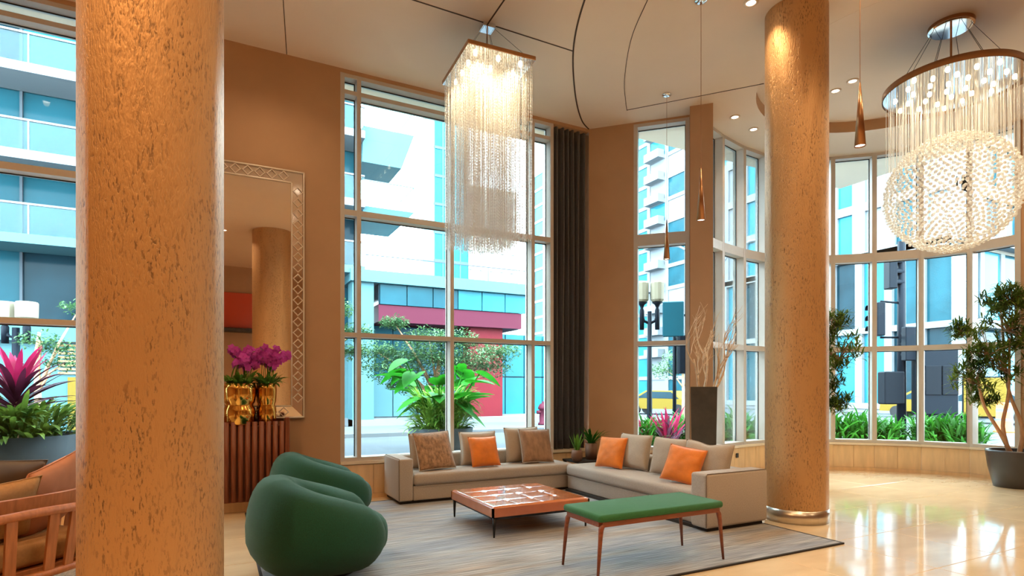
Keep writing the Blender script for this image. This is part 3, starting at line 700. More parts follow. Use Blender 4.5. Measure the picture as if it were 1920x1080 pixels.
# ------------------------------------------------------------------ curtain
cu = thing('curtain', 'floor length charcoal curtain gathered beside the big window', 'curtain', (4.72, 7.84, 0))
cu['label'] = 'tall charcoal curtain gathered at the corner beside the big window'
CWD = .63
def cfn(u, v):
    x = u * CWD; z = ZS + .006 + v * (CZ - ZS - .03)
    amp = .055 * (.75 + .25 * (1 - v)); ph = u * 2 * PI * 6.2 + .7 * math.sin(v * 2.1 + u * 9)
    return (x + .008 * math.sin(ph * 2 + v * 3), amp * math.sin(ph) + .01 * math.sin(u * 23 + v * 5), z)
MB().grid(cfn, 150, 22).build('fabric', 'curtain', cu, smooth=True)
cu.children[0].modifiers.new('thick', 'SOLIDIFY').thickness = .004
rb('track', 'black', cu, -.03, CWD + .0, -.03, .03, CZ - .024, CZ - .001, r=.003, seg=1)

# ------------------------------------------------------------------ slatted wooden lounge chair beside the nearest column
lc = thing('lounge_chair', 'teak lounge chair with a curved slatted back', 'chair', (-1.38, 5.02, 0), math.radians(45)); lc.scale = (1.2, 1.2, 1.12)   # local +y = facing direction
def lpath(n=40, w=.52, d=.40):
    out = []
    for i in range(n + 1):
        t = i / n * 2 - 1; ph = -PI / 2 + t * math.radians(112)
        out.append(Vector((w * math.copysign(abs(math.cos(ph)) ** .7, math.cos(ph)), d * math.copysign(abs(math.sin(ph)) ** .7, math.sin(ph)), 0)))
    return out
LP_ = lpath()
MB().tube([p * 1.03 + Vector((0, 0, .575 - .05 * abs(i / 20 - 1))) for i, p in enumerate(LP_)], .026, 8).build('top_rail', 'teak', lc, smooth=True)
MB().tube([p * .93 + Vector((0, 0, .20)) for p in LP_], .024, 8).build('bottom_rail', 'teak', lc, smooth=True)
for i in range(1, 40, 2):
    p = LP_[i]; d = (LP_[i + 1] - LP_[i - 1]).normalized(); n = Vector((d.y, -d.x, 0)); w = .026; th = .008
    a = p * .93 + Vector((0, 0, .20)); b = p * 1.03 + Vector((0, 0, .575 - .05 * abs(i / 20 - 1)))
    MB().add([q + d * sx * w + n * sy * th for q in (a, b) for sx, sy in ((-1, -1), (1, -1), (1, 1), (-1, 1))], [(0, 1, 2, 3), (4, 5, 6, 7), (0, 1, 5, 4), (1, 2, 6, 5), (2, 3, 7, 6), (3, 0, 4, 7)]).build('slat', 'teak', lc)
bm_ = MB(); P0 = [p * .86 for p in LP_[9:32]]
bm_.grid(lambda u, v: tuple(P0[min(int(round(u * 22)), 22)] * (1 + .05 * v) + Vector((0, 0, .54 + .12 * v))), 23, 2)
bo = bm_.build('back_board', 'teak', lc); bo.modifiers.new('thick', 'SOLIDIFY').thickness = .02
rounded('seat_cushion', 'tan', lc, -.42, .42, -.28, .42, .23, .39, r=.05)
MB().box(-.44, .44, -.3, .36, .19, .225).build('seat_frame', 'teak', lc)
for x, y in ((-.42, -.26), (.42, -.26), (-.42, .34), (.42, .34)): MB().tube([(x * .95, y, .19), (x, y * 1.05, 0)], [.025, .016], 8).build('leg', 'teak', lc, smooth=True)
def lcw(x, y):
    c, s_ = math.cos(PI / 4), math.sin(PI / 4); x *= 1.2; y *= 1.2; return (-1.38 + c * x - s_ * y, 5.02 + s_ * x + c * y)
F_ = PI / 2 + PI / 4
for lab, m_, x, y, z, w, h, f, ln, rl in (('tan cushion against the teak slatted back', 'tan', -.12, -.13, .445, .66, .44, F_, 22, 4), ('olive brown satin cushion behind the tan cushion', 'olive', -.06, .06, .45, .70, .57, F_ - .05, 16, -8), ('rust cushion tucked into the teak chair end', 'rust', .30, -.02, .445, .56, .53, F_ + .5, 15, 12), ('cream cushion at the picture edge on the teak chair', 'cream', -.30, .22, .45, .5, .62, F_ - .3, 8, 0)):
    X, Y = lcw(x, y); cushion(lab, m_, w, h, .15, X, Y, z, f, ln, roll=rl, seed=len(lab) % 17)

lr = thing('rug', 'brown woven rug under the teak lounge chair', 'rug', (-2.1, 5.55, 0))
MB().box(-1.32, 1.32, -1.25, 1.25, .001, .012).build('pile', 'rug2', lr); MB().box(-1.34, 1.34, -1.27, -1.25, .001, .014).box(-1.34, 1.34, 1.25, 1.27, .001, .014).box(-1.34, -1.32, -1.25, 1.25, .001, .014).box(1.32, 1.34, -1.25, 1.25, .001, .014).build('binding', 'sofa_d', lr)
lc.location.z = .015

# ------------------------------------------------------------------ tall stone vase with bare branches
vz = thing('floor_vase', 'tall dark square stone vase standing before the tan pier', 'vase', (6.06, 5.97, 0), math.radians(-45))
mb = MB(); a0, a1, H = .15, .175, 1.485
mb.add([(sx * a0, sy * a0, 0) for sx, sy in ((-1, -1), (1, -1), (1, 1), (-1, 1))] + [(sx * a1, sy * a1, H) for sx, sy in ((-1, -1), (1, -1), (1, 1), (-1, 1))] + [(sx * (a1 - .02), sy * (a1 - .02), H) for sx, sy in ((-1, -1), (1, -1), (1, 1), (-1, 1))] + [(sx * (a1 - .025), sy * (a1 - .025), H - .2) for sx, sy in ((-1, -1), (1, -1), (1, 1), (-1, 1))],
       [(3, 2, 1, 0)] + [(o + i, o + (i + 1) % 4, o + 4 + (i + 1) % 4, o + 4 + i) for o in (0, 4, 8) for i in range(4)] + [(12, 13, 14, 15)])
mb.build('body', 'vase', vz)
br = thing('branch_arrangement', 'bare pale twisted branches rising from the stone vase', 'branches', (6.06, 5.97, 1.30))
rnd = random.Random(4)
def grow(mb, p, d, L, r, lev):
    pts = [Vector(p)]; d = Vector(d).normalized(); n = 5
    for i in range(n):
        d = (d + Vector((rnd.uniform(-.22, .22), rnd.uniform(-.22, .22), rnd.uniform(-.05, .2)))).normalized(); pts.append(pts[-1] + d * L / n)
    mb.tube(pts, [r * (1 - .55 * i / n) for i in range(n + 1)], 5)
    if lev > 0:
        for k in range(3 if lev > 1 else 3):
            i = rnd.randint(2, n); nd = d + Vector((rnd.uniform(-.6, .9), rnd.uniform(-.7, .4), rnd.uniform(-.1, .5))); grow(mb, pts[i], nd, L * rnd.uniform(.5, .75), r * .55, lev - 1)
for k, (dx, dy, L) in enumerate(((-.30, .05, .62), (.28, -.32, .5), (.42, -.30, .62), (.05, -.05, .75))):
    mb = MB(); grow(mb, (dx * .15, dy * .15, 0), (dx, dy, 1), L, .021, 3); mb.build('branch', 'branch', br, smooth=True)

# ------------------------------------------------------------------ potted plants on the corner table
def pot_plant(label, x, y, prof, n, L, w, seed, leafm='leaf_g', up=(.8, 1.45), dr=(.3, 1.4), potm='brownpot', zt=.36 + RZF):
    rnd = random.Random(seed); h = max(z for r, z in prof)
    t = thing('potted_plant', label, 'plant', (x, y, zt)); r1 = prof[-1][0]
    MB().lathe(prof + [(r1 - .012, h), (r1 - .015, h - .02), (0, h - .02)], 24).build('pot', potm, t, smooth=True)
    for k in range(n):
        mb = MB(); az = rnd.uniform(0, 2 * PI); rr = r1 * .5 * rnd.random()
        blade(mb, (rr * math.cos(az), rr * math.sin(az), h - .02), az, L * rnd.uniform(.7, 1.1), w, rnd.uniform(*up), rnd.uniform(*dr), n=6); mb.build('leaf', leafm, t, smooth=True, recalc=False)
    return t
pot_plant('snake plant in a rounded brown pot between the sofas', 4.80, 7.25, [(0, 0), (.06, 0), (.085, .06), (.085, .12), (.07, .17)], 14, .26, .035, 1, 'leaf_p', (1.15, 1.5), (0, .2))
pot_plant('bright green arching plant in a tall brown pot', 5.13, 7.36, [(0, 0), (.085, 0), (.09, .25)], 40, .36, .026, 2, 'leaf_g', (.7, 1.4), (.5, 1.6))
pot_plant('tiny green plant in a squat brown pot', 5.18, 7.12, [(0, 0), (.075, 0), (.065, .11)], 26, .05, .02, 3, 'leaf_d', (.5, 1.4), (.5, 1))

# ------------------------------------------------------------------ indoor trees
def leaf_cloud(mb, c, rx, ry, rz, n, L, w, rnd, seedh=0):
    for i in range(n):
        v = Vector((rnd.gauss(0, 1), rnd.gauss(0, 1), rnd.gauss(0, 1))).normalized() * (rnd.random() ** .4)
        p = Vector(c) + Vector((v.x * rx, v.y * ry, v.z * rz))
        az = math.atan2(v.y, v.x) + rnd.uniform(-1.2, 1.2)
        blade(mb, p, az, L * rnd.uniform(.7, 1.2), w, rnd.uniform(-.3, 1.1), rnd.uniform(.3, 1.3), n=3, fold=.2)
def indoor_tree(label, x, y, clumps, trunks, seed, pr=.34, ph=.55, nl=46):
    rnd = random.Random(seed); t = thing('potted_tree', label, 'tree', (x, y, 0))
    MB().lathe([(0, 0), (pr * .72, 0), (pr * .92, ph * .55), (pr, ph - .03), (pr, ph), (pr - .025, ph), (pr - .03, ph - .05), (0, ph - .05)], 40).build('pot', 'pot', t, smooth=True)
    MB().lathe([(0, ph - .045), (pr - .034, ph - .045)], 24).build('soil', 'soil', t)
    for pts in trunks:
        sp = smooth_path([(a, b, c) for a, b, c in pts], 4); MB().tube(sp, [.034 * (1 - .6 * i / len(sp)) for i in range(len(sp))], 7).build('trunk', 'trunk', t, smooth=True)
    mb = MB(); br_ = MB()
    for cx, cy_, cz, r in clumps:
        for k in range(int(10 + r * 56)):      # tufts of lance leaves at twig ends
            v = Vector((rnd.gauss(0, 1), rnd.gauss(0, 1), rnd.gauss(0, 1))).normalized() * r * rnd.uniform(.45, 1.0); p = Vector((cx, cy_, cz)) + v
            br_.tube([(cx, cy_, cz - r * .4), Vector((cx, cy_, cz - .3 * r)).lerp(p, .6) + Vector((0, 0, .02)), p], [.008, .006, .004], 4)
            for q in range(18):
                az = rnd.uniform(0, 2 * PI); blade(mb, p + Vector((rnd.uniform(-.03, .03), rnd.uniform(-.03, .03), rnd.uniform(-.05, .05))), az, rnd.uniform(.10, .18), .022, rnd.uniform(-.4, 1.2), rnd.uniform(.3, 1.2), n=3, fold=.25)
    br_.build('twigs', 'trunk', t, smooth=True)['kind'] = 'stuff'
    tag(mb.build('foliage', 'leaf_d', t, recalc=False), 'narrow dark green leaves', kind='stuff'); return t
indoor_tree('tall leafy tree in a black tapered pot at the bay end', 10.55, 4.25,
            [(-.58, .25, 1.65, .30), (-.52, .1, 2.05, .32), (-.25, .3, 1.35, .2), (-.2, 0, 2.45, .36), (.1, .2, 2.75, .28), (.2, -.1, 2.2, .30), (-.05, .1, 1.85, .32), (.1, -.4, 1.7, .28), (.1, -.5, 2.5, .3), (.15, -.35, 1.3, .22), (-.7, .35, 2.3, .14), (-.35, -.1, 2.75, .16)],
            [[(-.05, 0, .45), (-.22, .08, .8), (-.45, .18, 1.2), (-.55, .22, 1.6)], [(0, .05, .45), (-.1, .1, .9), (-.05, .05, 1.4), (-.15, 0, 2.2)], [(.06, -.03, .45), (.1, -.05, .9), (.05, .1, 1.5), (.1, .2, 2.6)], [(.1, -.08, .45), (.2, -.2, .8), (.12, -.38, 1.6)], [(.05, -.1, .45), (.15, -.3, 1.0), (.1, -.5, 2.3)]], 11)
indoor_tree('leafy tree standing behind the gold column by the sofa', 7.64, 5.64,
            [(.42, -.16, 1.55, .24), (.54, -.24, 2.0, .30), (.42, -.14, 2.4, .30), (.1, 0, 2.7, .2), (-.05, .05, 2.1, .25), (.1, 0, 1.6, .2), (.50, -.24, 1.25, .16)],
            [[(0, 0, .45), (.1, -.05, 1.0), (.25, -.1, 1.6), (.3, -.12, 2.3)], [(.04, .05, .45), (-.05, .05, 1.2), (.05, 0, 2.5)]], 12)

# ------------------------------------------------------------------ pendant cones
cone = MB().lathe([(.0, .56), (.006, .56), (.046, .0), (.042, 0), (.038, .03), (0, .04)], 24).mesh('cone', 'bronze', True)
glow = MB().lathe([(0, .012), (.041, .012)], 20).mesh('lens', 'dl')
def pendant(label, x, y, zb, zc=CZ):
    t = thing('pendant_lamp', label, 'pendant lamp', (x, y, zb), group='slim bronze cone pendants')
    link('cone', cone, t); link('lens', glow, t); MB().tube([(0, 0, .55), (0, 0, zc - zb - .02)], .003, 5).build('cord', 'bronze', t)
    MB().lathe([(0, 0), (.065, 0), (.065, -.018), (.03, -.03), (0, -.03)], 24, (0, 0, zc - zb)).build('canopy', 'chrome', t, smooth=True)
    spot(t, 14, 70, loc=(0, 0, -.005), r=.03)
pendant('bronze cone pendant hanging right beside the gold column', 5.05, 3.14, 3.59)
pendant('bronze cone pendant hanging before the tan pier', 4.66, 4.63, 3.27); pendant('bronze cone pendant hanging before the narrow window', 5.715, 6.332, 3.30)

# ------------------------------------------------------------------ rectangular crystal chandelier
ch = thing('chandelier', 'rectangular chandelier with a curtain of hanging crystal strands', 'chandelier', (2.79, 6.08, 0), math.radians(-3))
PX, PY, PZ = .40, .46, 5.10
rb('plate', 'bronze', ch, -PX, PX, -PY, PY, PZ + .006, PZ + .05, r=.004, seg=1)
MB().box(-PX + .004, PX - .004, -PY + .004, PY - .004, PZ, PZ + .006).build('mirror_plate', 'chrome', ch)
rb('ceiling_mount', 'chrome', ch, -.075, .075, -.075, .075, CZ - .05, CZ - .001, r=.004, seg=1)
MB().tube([(0, 0, CZ - .05), (0, 0, PZ + .05)], .007, 6).build('stem', 'bronze', ch)
for sx, sy in ((-1, -1), (1, -1), (1, 1), (-1, 1), (-.3, -1), (.3, 1)): MB().tube([(sx * .06, sy * .06, CZ - .05), (sx * PX * .85, sy * PY * .85, PZ + .05)], .002, 4).build('cable', 'black', ch)
prof = [(.0015, 0)]
BP = .034
for i in range(60):
    z = -i * BP; prof += [(.0070, z - .004), (.0070, z - .020), (.0032, z - .024), (.0032, z - BP)]
strand = MB().lathe(prof, 5).mesh('crystal_strand', 'bead', True)
drop = None
rnd = random.Random(3)
for i in range(15):
    for j in range(17):
        x = -PX + .03 + i * (2 * PX - .06) / 14; y = -PY + .03 + j * (2 * PY - .06) / 16
        edge = min(i, 14 - i, j, 16 - j)
        s = link('crystal_strand', strand, ch, (x + rnd.uniform(-.006, .006), y + rnd.uniform(-.006, .006), PZ)); s.scale = (1, 1, (1.0 if edge > 2 else .975) + rnd.uniform(-.012, .012))
bulb = MB().lathe([(0, -.03), (.018, -.026), (.024, -.008), (.022, 0)], 14).mesh('bulb', 'bulb', True)
for i in range(3):
    for j in range(4): link('bulb', bulb, ch, (-.27 + .27 * i, -.33 + .22 * j, PZ - .001))
for x, y in ((-.2, -.24), (.2, -.24), (0, .02), (-.2, .27), (.2, .27)): spot(ch, 80, 130, col=(1, .8, .5), loc=(x, y, PZ - .04), r=.03)

# ------------------------------------------------------------------ round chandelier with the crystal globe
gc = thing('globe_chandelier', 'round chandelier with fine strands holding a crystal globe', 'chandelier', (7.85, 3.78, 0))
GR, GZ = .70, 5.05
MB().lathe([(GR, GZ), (GR, GZ + .075), (GR - .01, GZ + .075), (GR - .01, GZ)], 72).build('rim', 'bronze', gc, smooth=True)
MB().lathe([(0, GZ + .012), (GR - .012, GZ + .012)], 72).build('mirror_plate', 'chrome', gc)
MB().lathe([(0, GZ + .07), (GR - .012, GZ + .07)], 72).build('top_plate', 'bronze', gc)
MB().lathe([(0, -.055), (.21, -.055), (.23, -.045), (.23, 0), (0, 0)], 48, (0, 0, RZ)).build('ceiling_mount', 'chrome', gc, smooth=False)
MB().lathe([(.231, -.04), (.234, -.04), (.234, 0), (.231, 0)], 48, (0, 0, RZ)).build('mount_rim', 'bronze', gc)
MB().tube([(0, 0, RZ - .05), (0, 0, GZ + .07)], .012, 8).build('stem', 'bronze', gc)
for k in range(8):
    a = k * PI / 4 + .2; MB().tube([(.19 * math.cos(a), .19 * math.sin(a), RZ - .05), (.58 * math.cos(a), .58 * math.sin(a), GZ + .075)], .003, 4).build('cable', 'black', gc)
SR, SZ = .69, 3.80
wire = MB().tube([(0, 0, 0), (0, 0, -1)], .0032, 4).mesh('strand', 'bead')
rnd = random.Random(9)
for k in range(260):
    rr = GR * .96 * math.sqrt((k + .5) / 260); a = k * 2.39996
    x, y = rr * math.cos(a), rr * math.sin(a)
    zb = SZ + math.sqrt(max(0, SR * SR - rr * rr)) if rr < SR else SZ + .2 + rnd.uniform(-.5, .2)
    o = link('strand', wire, gc, (x, y, GZ + .012)); o.scale = (1, 1, GZ + .012 - zb)
for k in range(30):
    rr = GR * .88 * math.sqrt((k + .5) / 30); a = k * 2.39996 + 1; link('bulb', bulb, gc, (rr * math.cos(a), rr * math.sin(a), GZ + .012))
ballm = MB().ico((0, 0, 0), .0195, 2).mesh('crystal_ball', 'ball', True)
NB = 1900; pts = []
for k in range(NB):
    z = 1 - 2 * (k + .5) / NB; r_ = math.sqrt(1 - z * z); a = k * 2.39996
    pts.append(Vector((r_ * math.cos(a), r_ * math.sin(a), z)) * SR * rnd.uniform(.955, 1.0))
view = (Vector((0, 0, 1.45)) - Vector((7.85, 3.78, SZ))).normalized()
pts.sort(key=lambda p: -p.dot(view))
for p in pts[:300]: link('crystal_ball', ballm, gc, p + Vector((0, 0, SZ)))
mb = MB(); base = MB().ico((0, 0, 0), .0195, 1)
for p in pts[300:]: mb.add([Vector(v) + p + Vector((0, 0, SZ)) for v in base.v], base.f)
tag(mb.build('crystal_ball_shell', 'ball', gc, smooth=True, recalc=False), 'mass of small crystal balls', kind='stuff')
for k in range(5):
    a = k * 2 * PI / 5; spot(gc, 60, 120, col=(1, .82, .54), loc=(.42 * math.cos(a), .42 * math.sin(a), GZ - .04), r=.03)
l = bpy.data.lights.new('globe_fill', 'POINT'); l.energy = 16 * LAMP; l.color = (1, .86, .62); l.shadow_soft_size = .1  # light added inside the globe to brighten it, no bulb hangs there
o = bpy.data.objects.new('globe_fill', l); COL.objects.link(o); o.parent = gc; o.location = (0, 0, SZ)

# ------------------------------------------------------------------ the street outside
GZ0 = -.06
def setting(name, label, cat, mb, m): return tag(mb.build(name, m), label, cat, kind='structure')
setting('ground', 'pale asphalt street running past the windows', 'road', MB().box(-60, 130, 8.3, 130, GZ0 - .3, GZ0).box(11.9, 130, -50, 8.3, GZ0 - .3, GZ0), 'road')
setting('pavement', 'pale sidewalk along the lobby windows', 'sidewalk', MB().box(-40, 13.5, 8.05, 11.2, GZ0, GZ0 + .06).prism([(12.7, 8.05), (11.6, 8.05), (11.6, 5.5), (12.7, 4.6), (12.7, -20), (16, -20), (16, 8.05)], GZ0, GZ0 + .06), 'walk')
setting('pavement', 'pale sidewalk before the podium across the street', 'sidewalk', MB().box(-40, 19, 18.2, 22, GZ0, GZ0 + .12), 'walk')
setting('pavement', 'pale sidewalk at the corner block beyond the junction', 'sidewalk', MB().box(35, 110, 14.5, 120, GZ0, GZ0 + .12), 'walk')

def facade(b, p, q, z0, rows, cols, pitch, m_pane, m_wall, band=.7, pier=.35, recess=.25, pane_pick=None, depth=.6, wall_name='wall'):
    """wall grid from p to q (room side on the right): real piers and bands with recessed panes; returns nothing"""
    p = Vector(p); q = Vector(q); L = (q - p).length; d = (q - p) / L
    mb = MB(); cw = L / cols
    for r in range(rows + 1): mb.bar(tuple(p), tuple(q), recess + .05, z0 + r * pitch - band / 2, z0 + r * pitch + band / 2)
    for c in range(cols + 1):
        a = p + d * (max(0, c * cw - pier / 2)); e = p + d * min(L, c * cw + pier / 2)
        mb.bar(tuple(a), tuple(e), recess + .05, z0, z0 + rows * pitch, .012)
    mb.build(wall_name, m_wall, b)
    back = MB().bar(tuple(p), tuple(q), depth, z0, z0 + rows * pitch, recess + .06); back.build('core', m_wall, b)
    cache = {}
    for r in range(rows):
        for c in range(cols):
            m = pane_pick(r, c) if pane_pick else m_pane
            if m is None: continue
            if m not in cache: cache[m] = MB().bar((0, 0), (cw - pier, 0), .04, 0, pitch - band).mesh('pane', m)
            a = p + d * (c * cw + pier / 2); n = Vector((-d.y, d.x)) * recess
            link('pane', cache[m], b, (a.x + n.x, a.y + n.y, z0 + r * pitch + band / 2), (0, 0, math.atan2(d.y, d.x)))
rnd = random.Random(21)
# left apartment block with glass balconies
ab = thing('apartment_building', 'teal glass apartment block with long balconies across the street', 'building', (0, 0, 0))
AX0, AX1, AY = -16, 5.0, 23.4
facade(ab, (AX0, AY), (AX1, AY), 3.45, 5, 14, 2.62, 'gl_t', 'fac_g', band=.35, pier=.07, recess=.12, pane_pick=lambda r, c: ['gl_t', 'gl_d', 'gl_c', 'gl_t'][rnd.randrange(4)])
MB().box(AX0, AX1, AY - .02, AY + .5, 3.0, 3.5).build('lower_band', 'fac_t', ab)
MB().box(AX0, AX1, AY + .3, AY + .5, 0, 3.0).build('ground_wall', 'fac_t', ab)
for z in (5.95, 8.45, 11.05, 13.65):
    MB().box(AX0, AX1 + .0, AY - 1.5, AY + .0, z - .15, z + .13).build('balcony_slab', 'fac_t' if z < 7 else 'fac_w', ab)
    MB().box(AX0, AX1 - .02, AY - 1.46, AY - 1.43, z + .14, z + 1.05).build('balcony_glass', 'railglass', ab) if False else None
M['railglass'] = glass_mat('railing_glass', (.62, .86, .9), .6)
for z in (5.95, 8.45, 11.05, 13.65):
    g = MB().box(AX0, AX1 - .02, AY - 1.46, AY - 1.43, z + .14, z + 1.0).build('balcony_glass', 'railglass', ab)
    MB().box(AX0, AX1 - .01, AY - 1.48, AY - 1.41, z + 1.0, z + 1.06).build('balcony_rail', 'fac_w', ab)
    for x in range(-14, 5, 3): MB().box(x, x + .04, AY - 1.47, AY - 1.42, z + .13, z + 1.0).build('balcony_post', 'fac_w', ab)
for i in range(9): MB().box(-4.6, -3.4, AY + .22, AY + .32, 1.95 + i * .13, 2.02 + i * .13).build('louvre', 'louvre', ab)
MB().box(-4.35, -3.5, AY + .24, AY + .32, .1, 1.85).build('yellow_door', 'yellow', ab)
for x0, x1, z0_, z1_ in ((5.0, 7.0, 10.2, 11.5), (5.0, 7.0, 7.95, 8.45)):   # end balconies over the podium
    mb = MB(); mb.add([(x0, AY - 1.2, z1_), (x1, AY - 1.2, z1_), (x1, AY + 1, z1_), (x0, AY + 1, z1_), (x0, AY - 1.0, z0_), (x1 - .45, AY - 1.0, z0_), (x1 - .45, AY + 1, z0_), (x0, AY + 1, z0_)], [(0, 1, 2, 3), (7, 6, 5, 4), (0, 4, 5, 1), (1, 5, 6, 2), (2, 6, 7, 3), (3, 7, 4, 0)])
    mb.build('end_balcony', 'fac_t', ab)
    MB().box(x0, x1, AY - 1.18, AY - 1.15, z1_, z1_ + 1.0).box(x1 - .03, x1, AY - 1.15, AY + 1, z1_, z1_ + 1.0).build('balcony_glass', 'railglass', ab)
    MB().tube([(x0, AY - 1.16, z1_ + 1.0), (x1, AY - 1.16, z1_ + 1.0), (x1, AY + 1, z1_ + 1.0)], .03, 4).build('balcony_rail', 'fac_w', ab)
# podium with red band
pb = thing('podium_building', 'low teal glass podium with a red fascia across the street', 'building', (0, 0, 0))
QX0, QX1, QY = 5.05, 12.0, 22.0
MB().box(QX0 - .6, QX1 + .15, QY - .2, QY + 8, 5.5, 5.95).build('roof_fascia', 'fac_t', pb)
for i in range(6):
    x0 = QX0 + .55 + i * 1.07; MB().box(x0, x0 + 1.03, QY, QY + .08, 4.72, 5.49).build('pane', 'gl_c' if i > 2 else 'gl_t', pb)
MB().box(QX0 + .5, QX1 - .1, QY + .09, QY + 7, 4.72, 5.5).build('core', 'gl_d', pb)
MB().box(QX0 + .5, QX1 - .25, QY + .05, QY + 7, 4.05, 4.70).build('red_fascia', 'crim', pb)
MB().box(QX0 - .5, QX0 + .3, QY, QY + .8, 0, 5.5).build('corner_pillar', 'fac_t', pb)
MB().box(9.5, 11.0, QY + .4, QY + 1.9, 0, 4.05).build('red_pillar', 'red', pb)
for i in range(4): 
    x0 = QX0 + .35 + i * 1.04; MB().box(x0, x0 + 1.0, QY + 1.2, QY + 1.3, .35, 2.0).build('pale_panel', 'fac_t', pb); MB().box(x0, x0 + 1.0, QY + 1.2, QY + 1.3, 2.05, 4.0).build('pane', 'gl_t', pb)
for i in range(4):
    x0 = 11.05 + i * 1.0; MB().box(x0, x0 + .95, QY + 2.2, QY + 2.3, .1, 2.0).build('pane', 'gl_c', pb); MB().box(x0, x0 + .95, QY + 2.2, QY + 2.3, 2.06, 4.0).build('pane', 'gl_c', pb)
MB().box(QX0 - .5, 15, QY - .1, QY + 2.2, 0, .3).build('base_kerb', 'fac_w', pb)
MB().box(QX0, 15, QY + 2.4, QY + 6, 0, 4.04).build('inner_wall', 'fac_t', pb)
MB().tube([(QX0, QY, 6.55), (QX1, QY, 6.55)], .025, 4).build('roof_rail', 'fac_g', pb)
for i in range(5): MB().tube([(QX0 + i * 1.7, QY, 5.95), (QX0 + i * 1.7, QY, 6.55)], .02, 4).build('rail_post', 'fac_g', pb)
# towers far behind
t1 = thing('tower', 'slender teal glass tower beyond the podium roof', 'building', (0, 0, 0))
facade(t1, (21.9, 62), (26.1, 62), 0, 14, 4, 3.2, 'gl_c', 'fac_t', band=.3, pier=.15, recess=.1, depth=4)
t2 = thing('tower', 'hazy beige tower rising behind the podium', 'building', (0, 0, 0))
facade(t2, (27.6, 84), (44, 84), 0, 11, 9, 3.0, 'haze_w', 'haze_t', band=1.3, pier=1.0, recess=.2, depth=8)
# white balcony tower beyond the junction
t3 = thing('tower', 'white panelled tower with a column of balconies', 'building', (0, 0, 0))
facade(t3, (54, 100), (54, 38), 0, 14, 17, 3.0, 'fac_w', 'fac_w', band=.5, pier=.6, recess=.12, depth=3,
       pane_pick=lambda r, c: 'gl_c' if c % 4 == 1 else ('gl_t' if c % 4 == 3 and rnd.random() < .75 else ('fac_w' if rnd.random() < .8 else 'gl_c')))
for r in range(2, 13):
    for c in (6, 10, 14): 
        y1 = 100 - c * 62 / 17; MB().box(52.9, 54.0, y1 - 3.2, y1 - .3, r * 3.0 - .2, r * 3.0 + .9).build('balcony', 'fac_w', t3)
# teal glazed corner block
t4 = thing('corner_block', 'glazed corner block with white pillars beyond the junction', 'building', (0, 0, 0))
facade(t4, (40, 37), (40, 19), .3, 2, 9, 5.2, 'gl_t', 'fac_w', band=.4, pier=.5, recess=.3, depth=2, pane_pick=lambda r, c: ['gl_t', 'gl_c', 'gl_d'][rnd.randrange(3)])
facade(t4, (40.6, 19), (92, 19), .3, 2, 20, 5.2, 'gl_t', 'fac_w', band=.4, pier=.5, recess=.1, depth=2, pane_pick=lambda r, c: ['gl_t', 'gl_c', 'gl_d'][rnd.randrange(3)])
facade(t4, (40, 37), (40, 19), 10.7, 3, 9, 3.4, 'gl_t', 'fac_w', band=.6, pier=.9, recess=.2, depth=2, pane_pick=lambda r, c: ['fac_w', 'gl_c', 'fac_w', 'gl_t'][(c) % 4])
facade(t4, (40.6, 19), (92, 19), 10.7, 3, 20, 3.4, 'gl_t', 'fac_b', band=.9, pier=.9, recess=.2, depth=2, pane_pick=lambda r, c: ['gl_c', 'fac_g', 'gl_t'][(c + r) % 3])
for r in (5.5, 10.7): MB().box(39.5, 92, 18.3, 18.98, r - .25, r + .25).build('cornice', 'fac_w', t4)

# ------------------------------------------------------------------ street furniture
def rodp(m, parent, name, pts, r, n=8): return MB().tube(pts, r, n).build(name, m, parent, smooth=True)
def lantern_post(label, x, y, rz, zt=3.45):
    t = thing('street_lamp', label, 'street lamp', (x, y, GZ0), rz, group='twin lantern street lamps')
    rodp('pole', t, 'post', [(0, 0, 0), (0, 0, .5), (0, 0, 3.0)], [.09, .06, .05])
    for s_ in (-1, 1):
        rodp('pole', t, 'arm', [(0, 0, 2.75), (s_ * .12, 0, 2.8), (s_ * .17, 0, 2.95)], .03)
        MB().lathe([(0, 2.5), (.05, 2.5), (.055, 2.9), (.03, 2.95), (.06, 3.02), (.13, 3.06), (0, 3.07)], 12, (s_ * .17, 0, .12)).build('holder', 'pole', t, smooth=True)
        MB().lathe([(0, 3.20), (.12, 3.20), (.15, 3.24), (.155, 3.58), (.14, 3.62), (0, 3.63)], 12, (s_ * .17, 0, .0)).build('lantern', 'lantern', t)
    return t
lantern_post('twin lantern street lamp seen through the narrow window', 8.72, 10.22, math.radians(-35)).scale = (1.0, 1.0, 1.09)
lantern_post('twin lantern street lamp seen beyond the lounge chair', -4.3, 17.9, math.radians(-25)).scale = (1.5, 1.5, 1.0)
def signal(parent, x, y, z, rz, lit=None, s=1.0):
    h = rbox(.30 * s, .22 * s, .92 * s, .02, 1).build('signal_head', 'pole', parent, (x, y, z), (0, 0, rz))
    for k in range(3):
        MB().lathe([(.10 * s, 0), (.115 * s, .0), (.105 * s, .2 * s), (.095 * s, .2 * s)], 12, a0=-PI * .1, a1=PI * 1.1).build('visor', 'pole', h, (0, -.11 * s, (.29 - .29 * k) * s), (PI / 2, 0, 0))
        MB().lathe([(0, .01), (.095 * s, .0)], 14).build('lamp', 'crimlamp' if lit == k else 'box_dark', h, (0, -.112 * s, (.29 - .29 * k) * s), (PI / 2, 0, 0))
    return h
sp_ = thing('signal_post', 'traffic signal post with control box beyond the bay glass', 'traffic light', (16.9, 9.35, GZ0))
rodp('pole', sp_, 'post', [(0, 0, 0), (0, 0, 5.6)], [.12, .10]); 
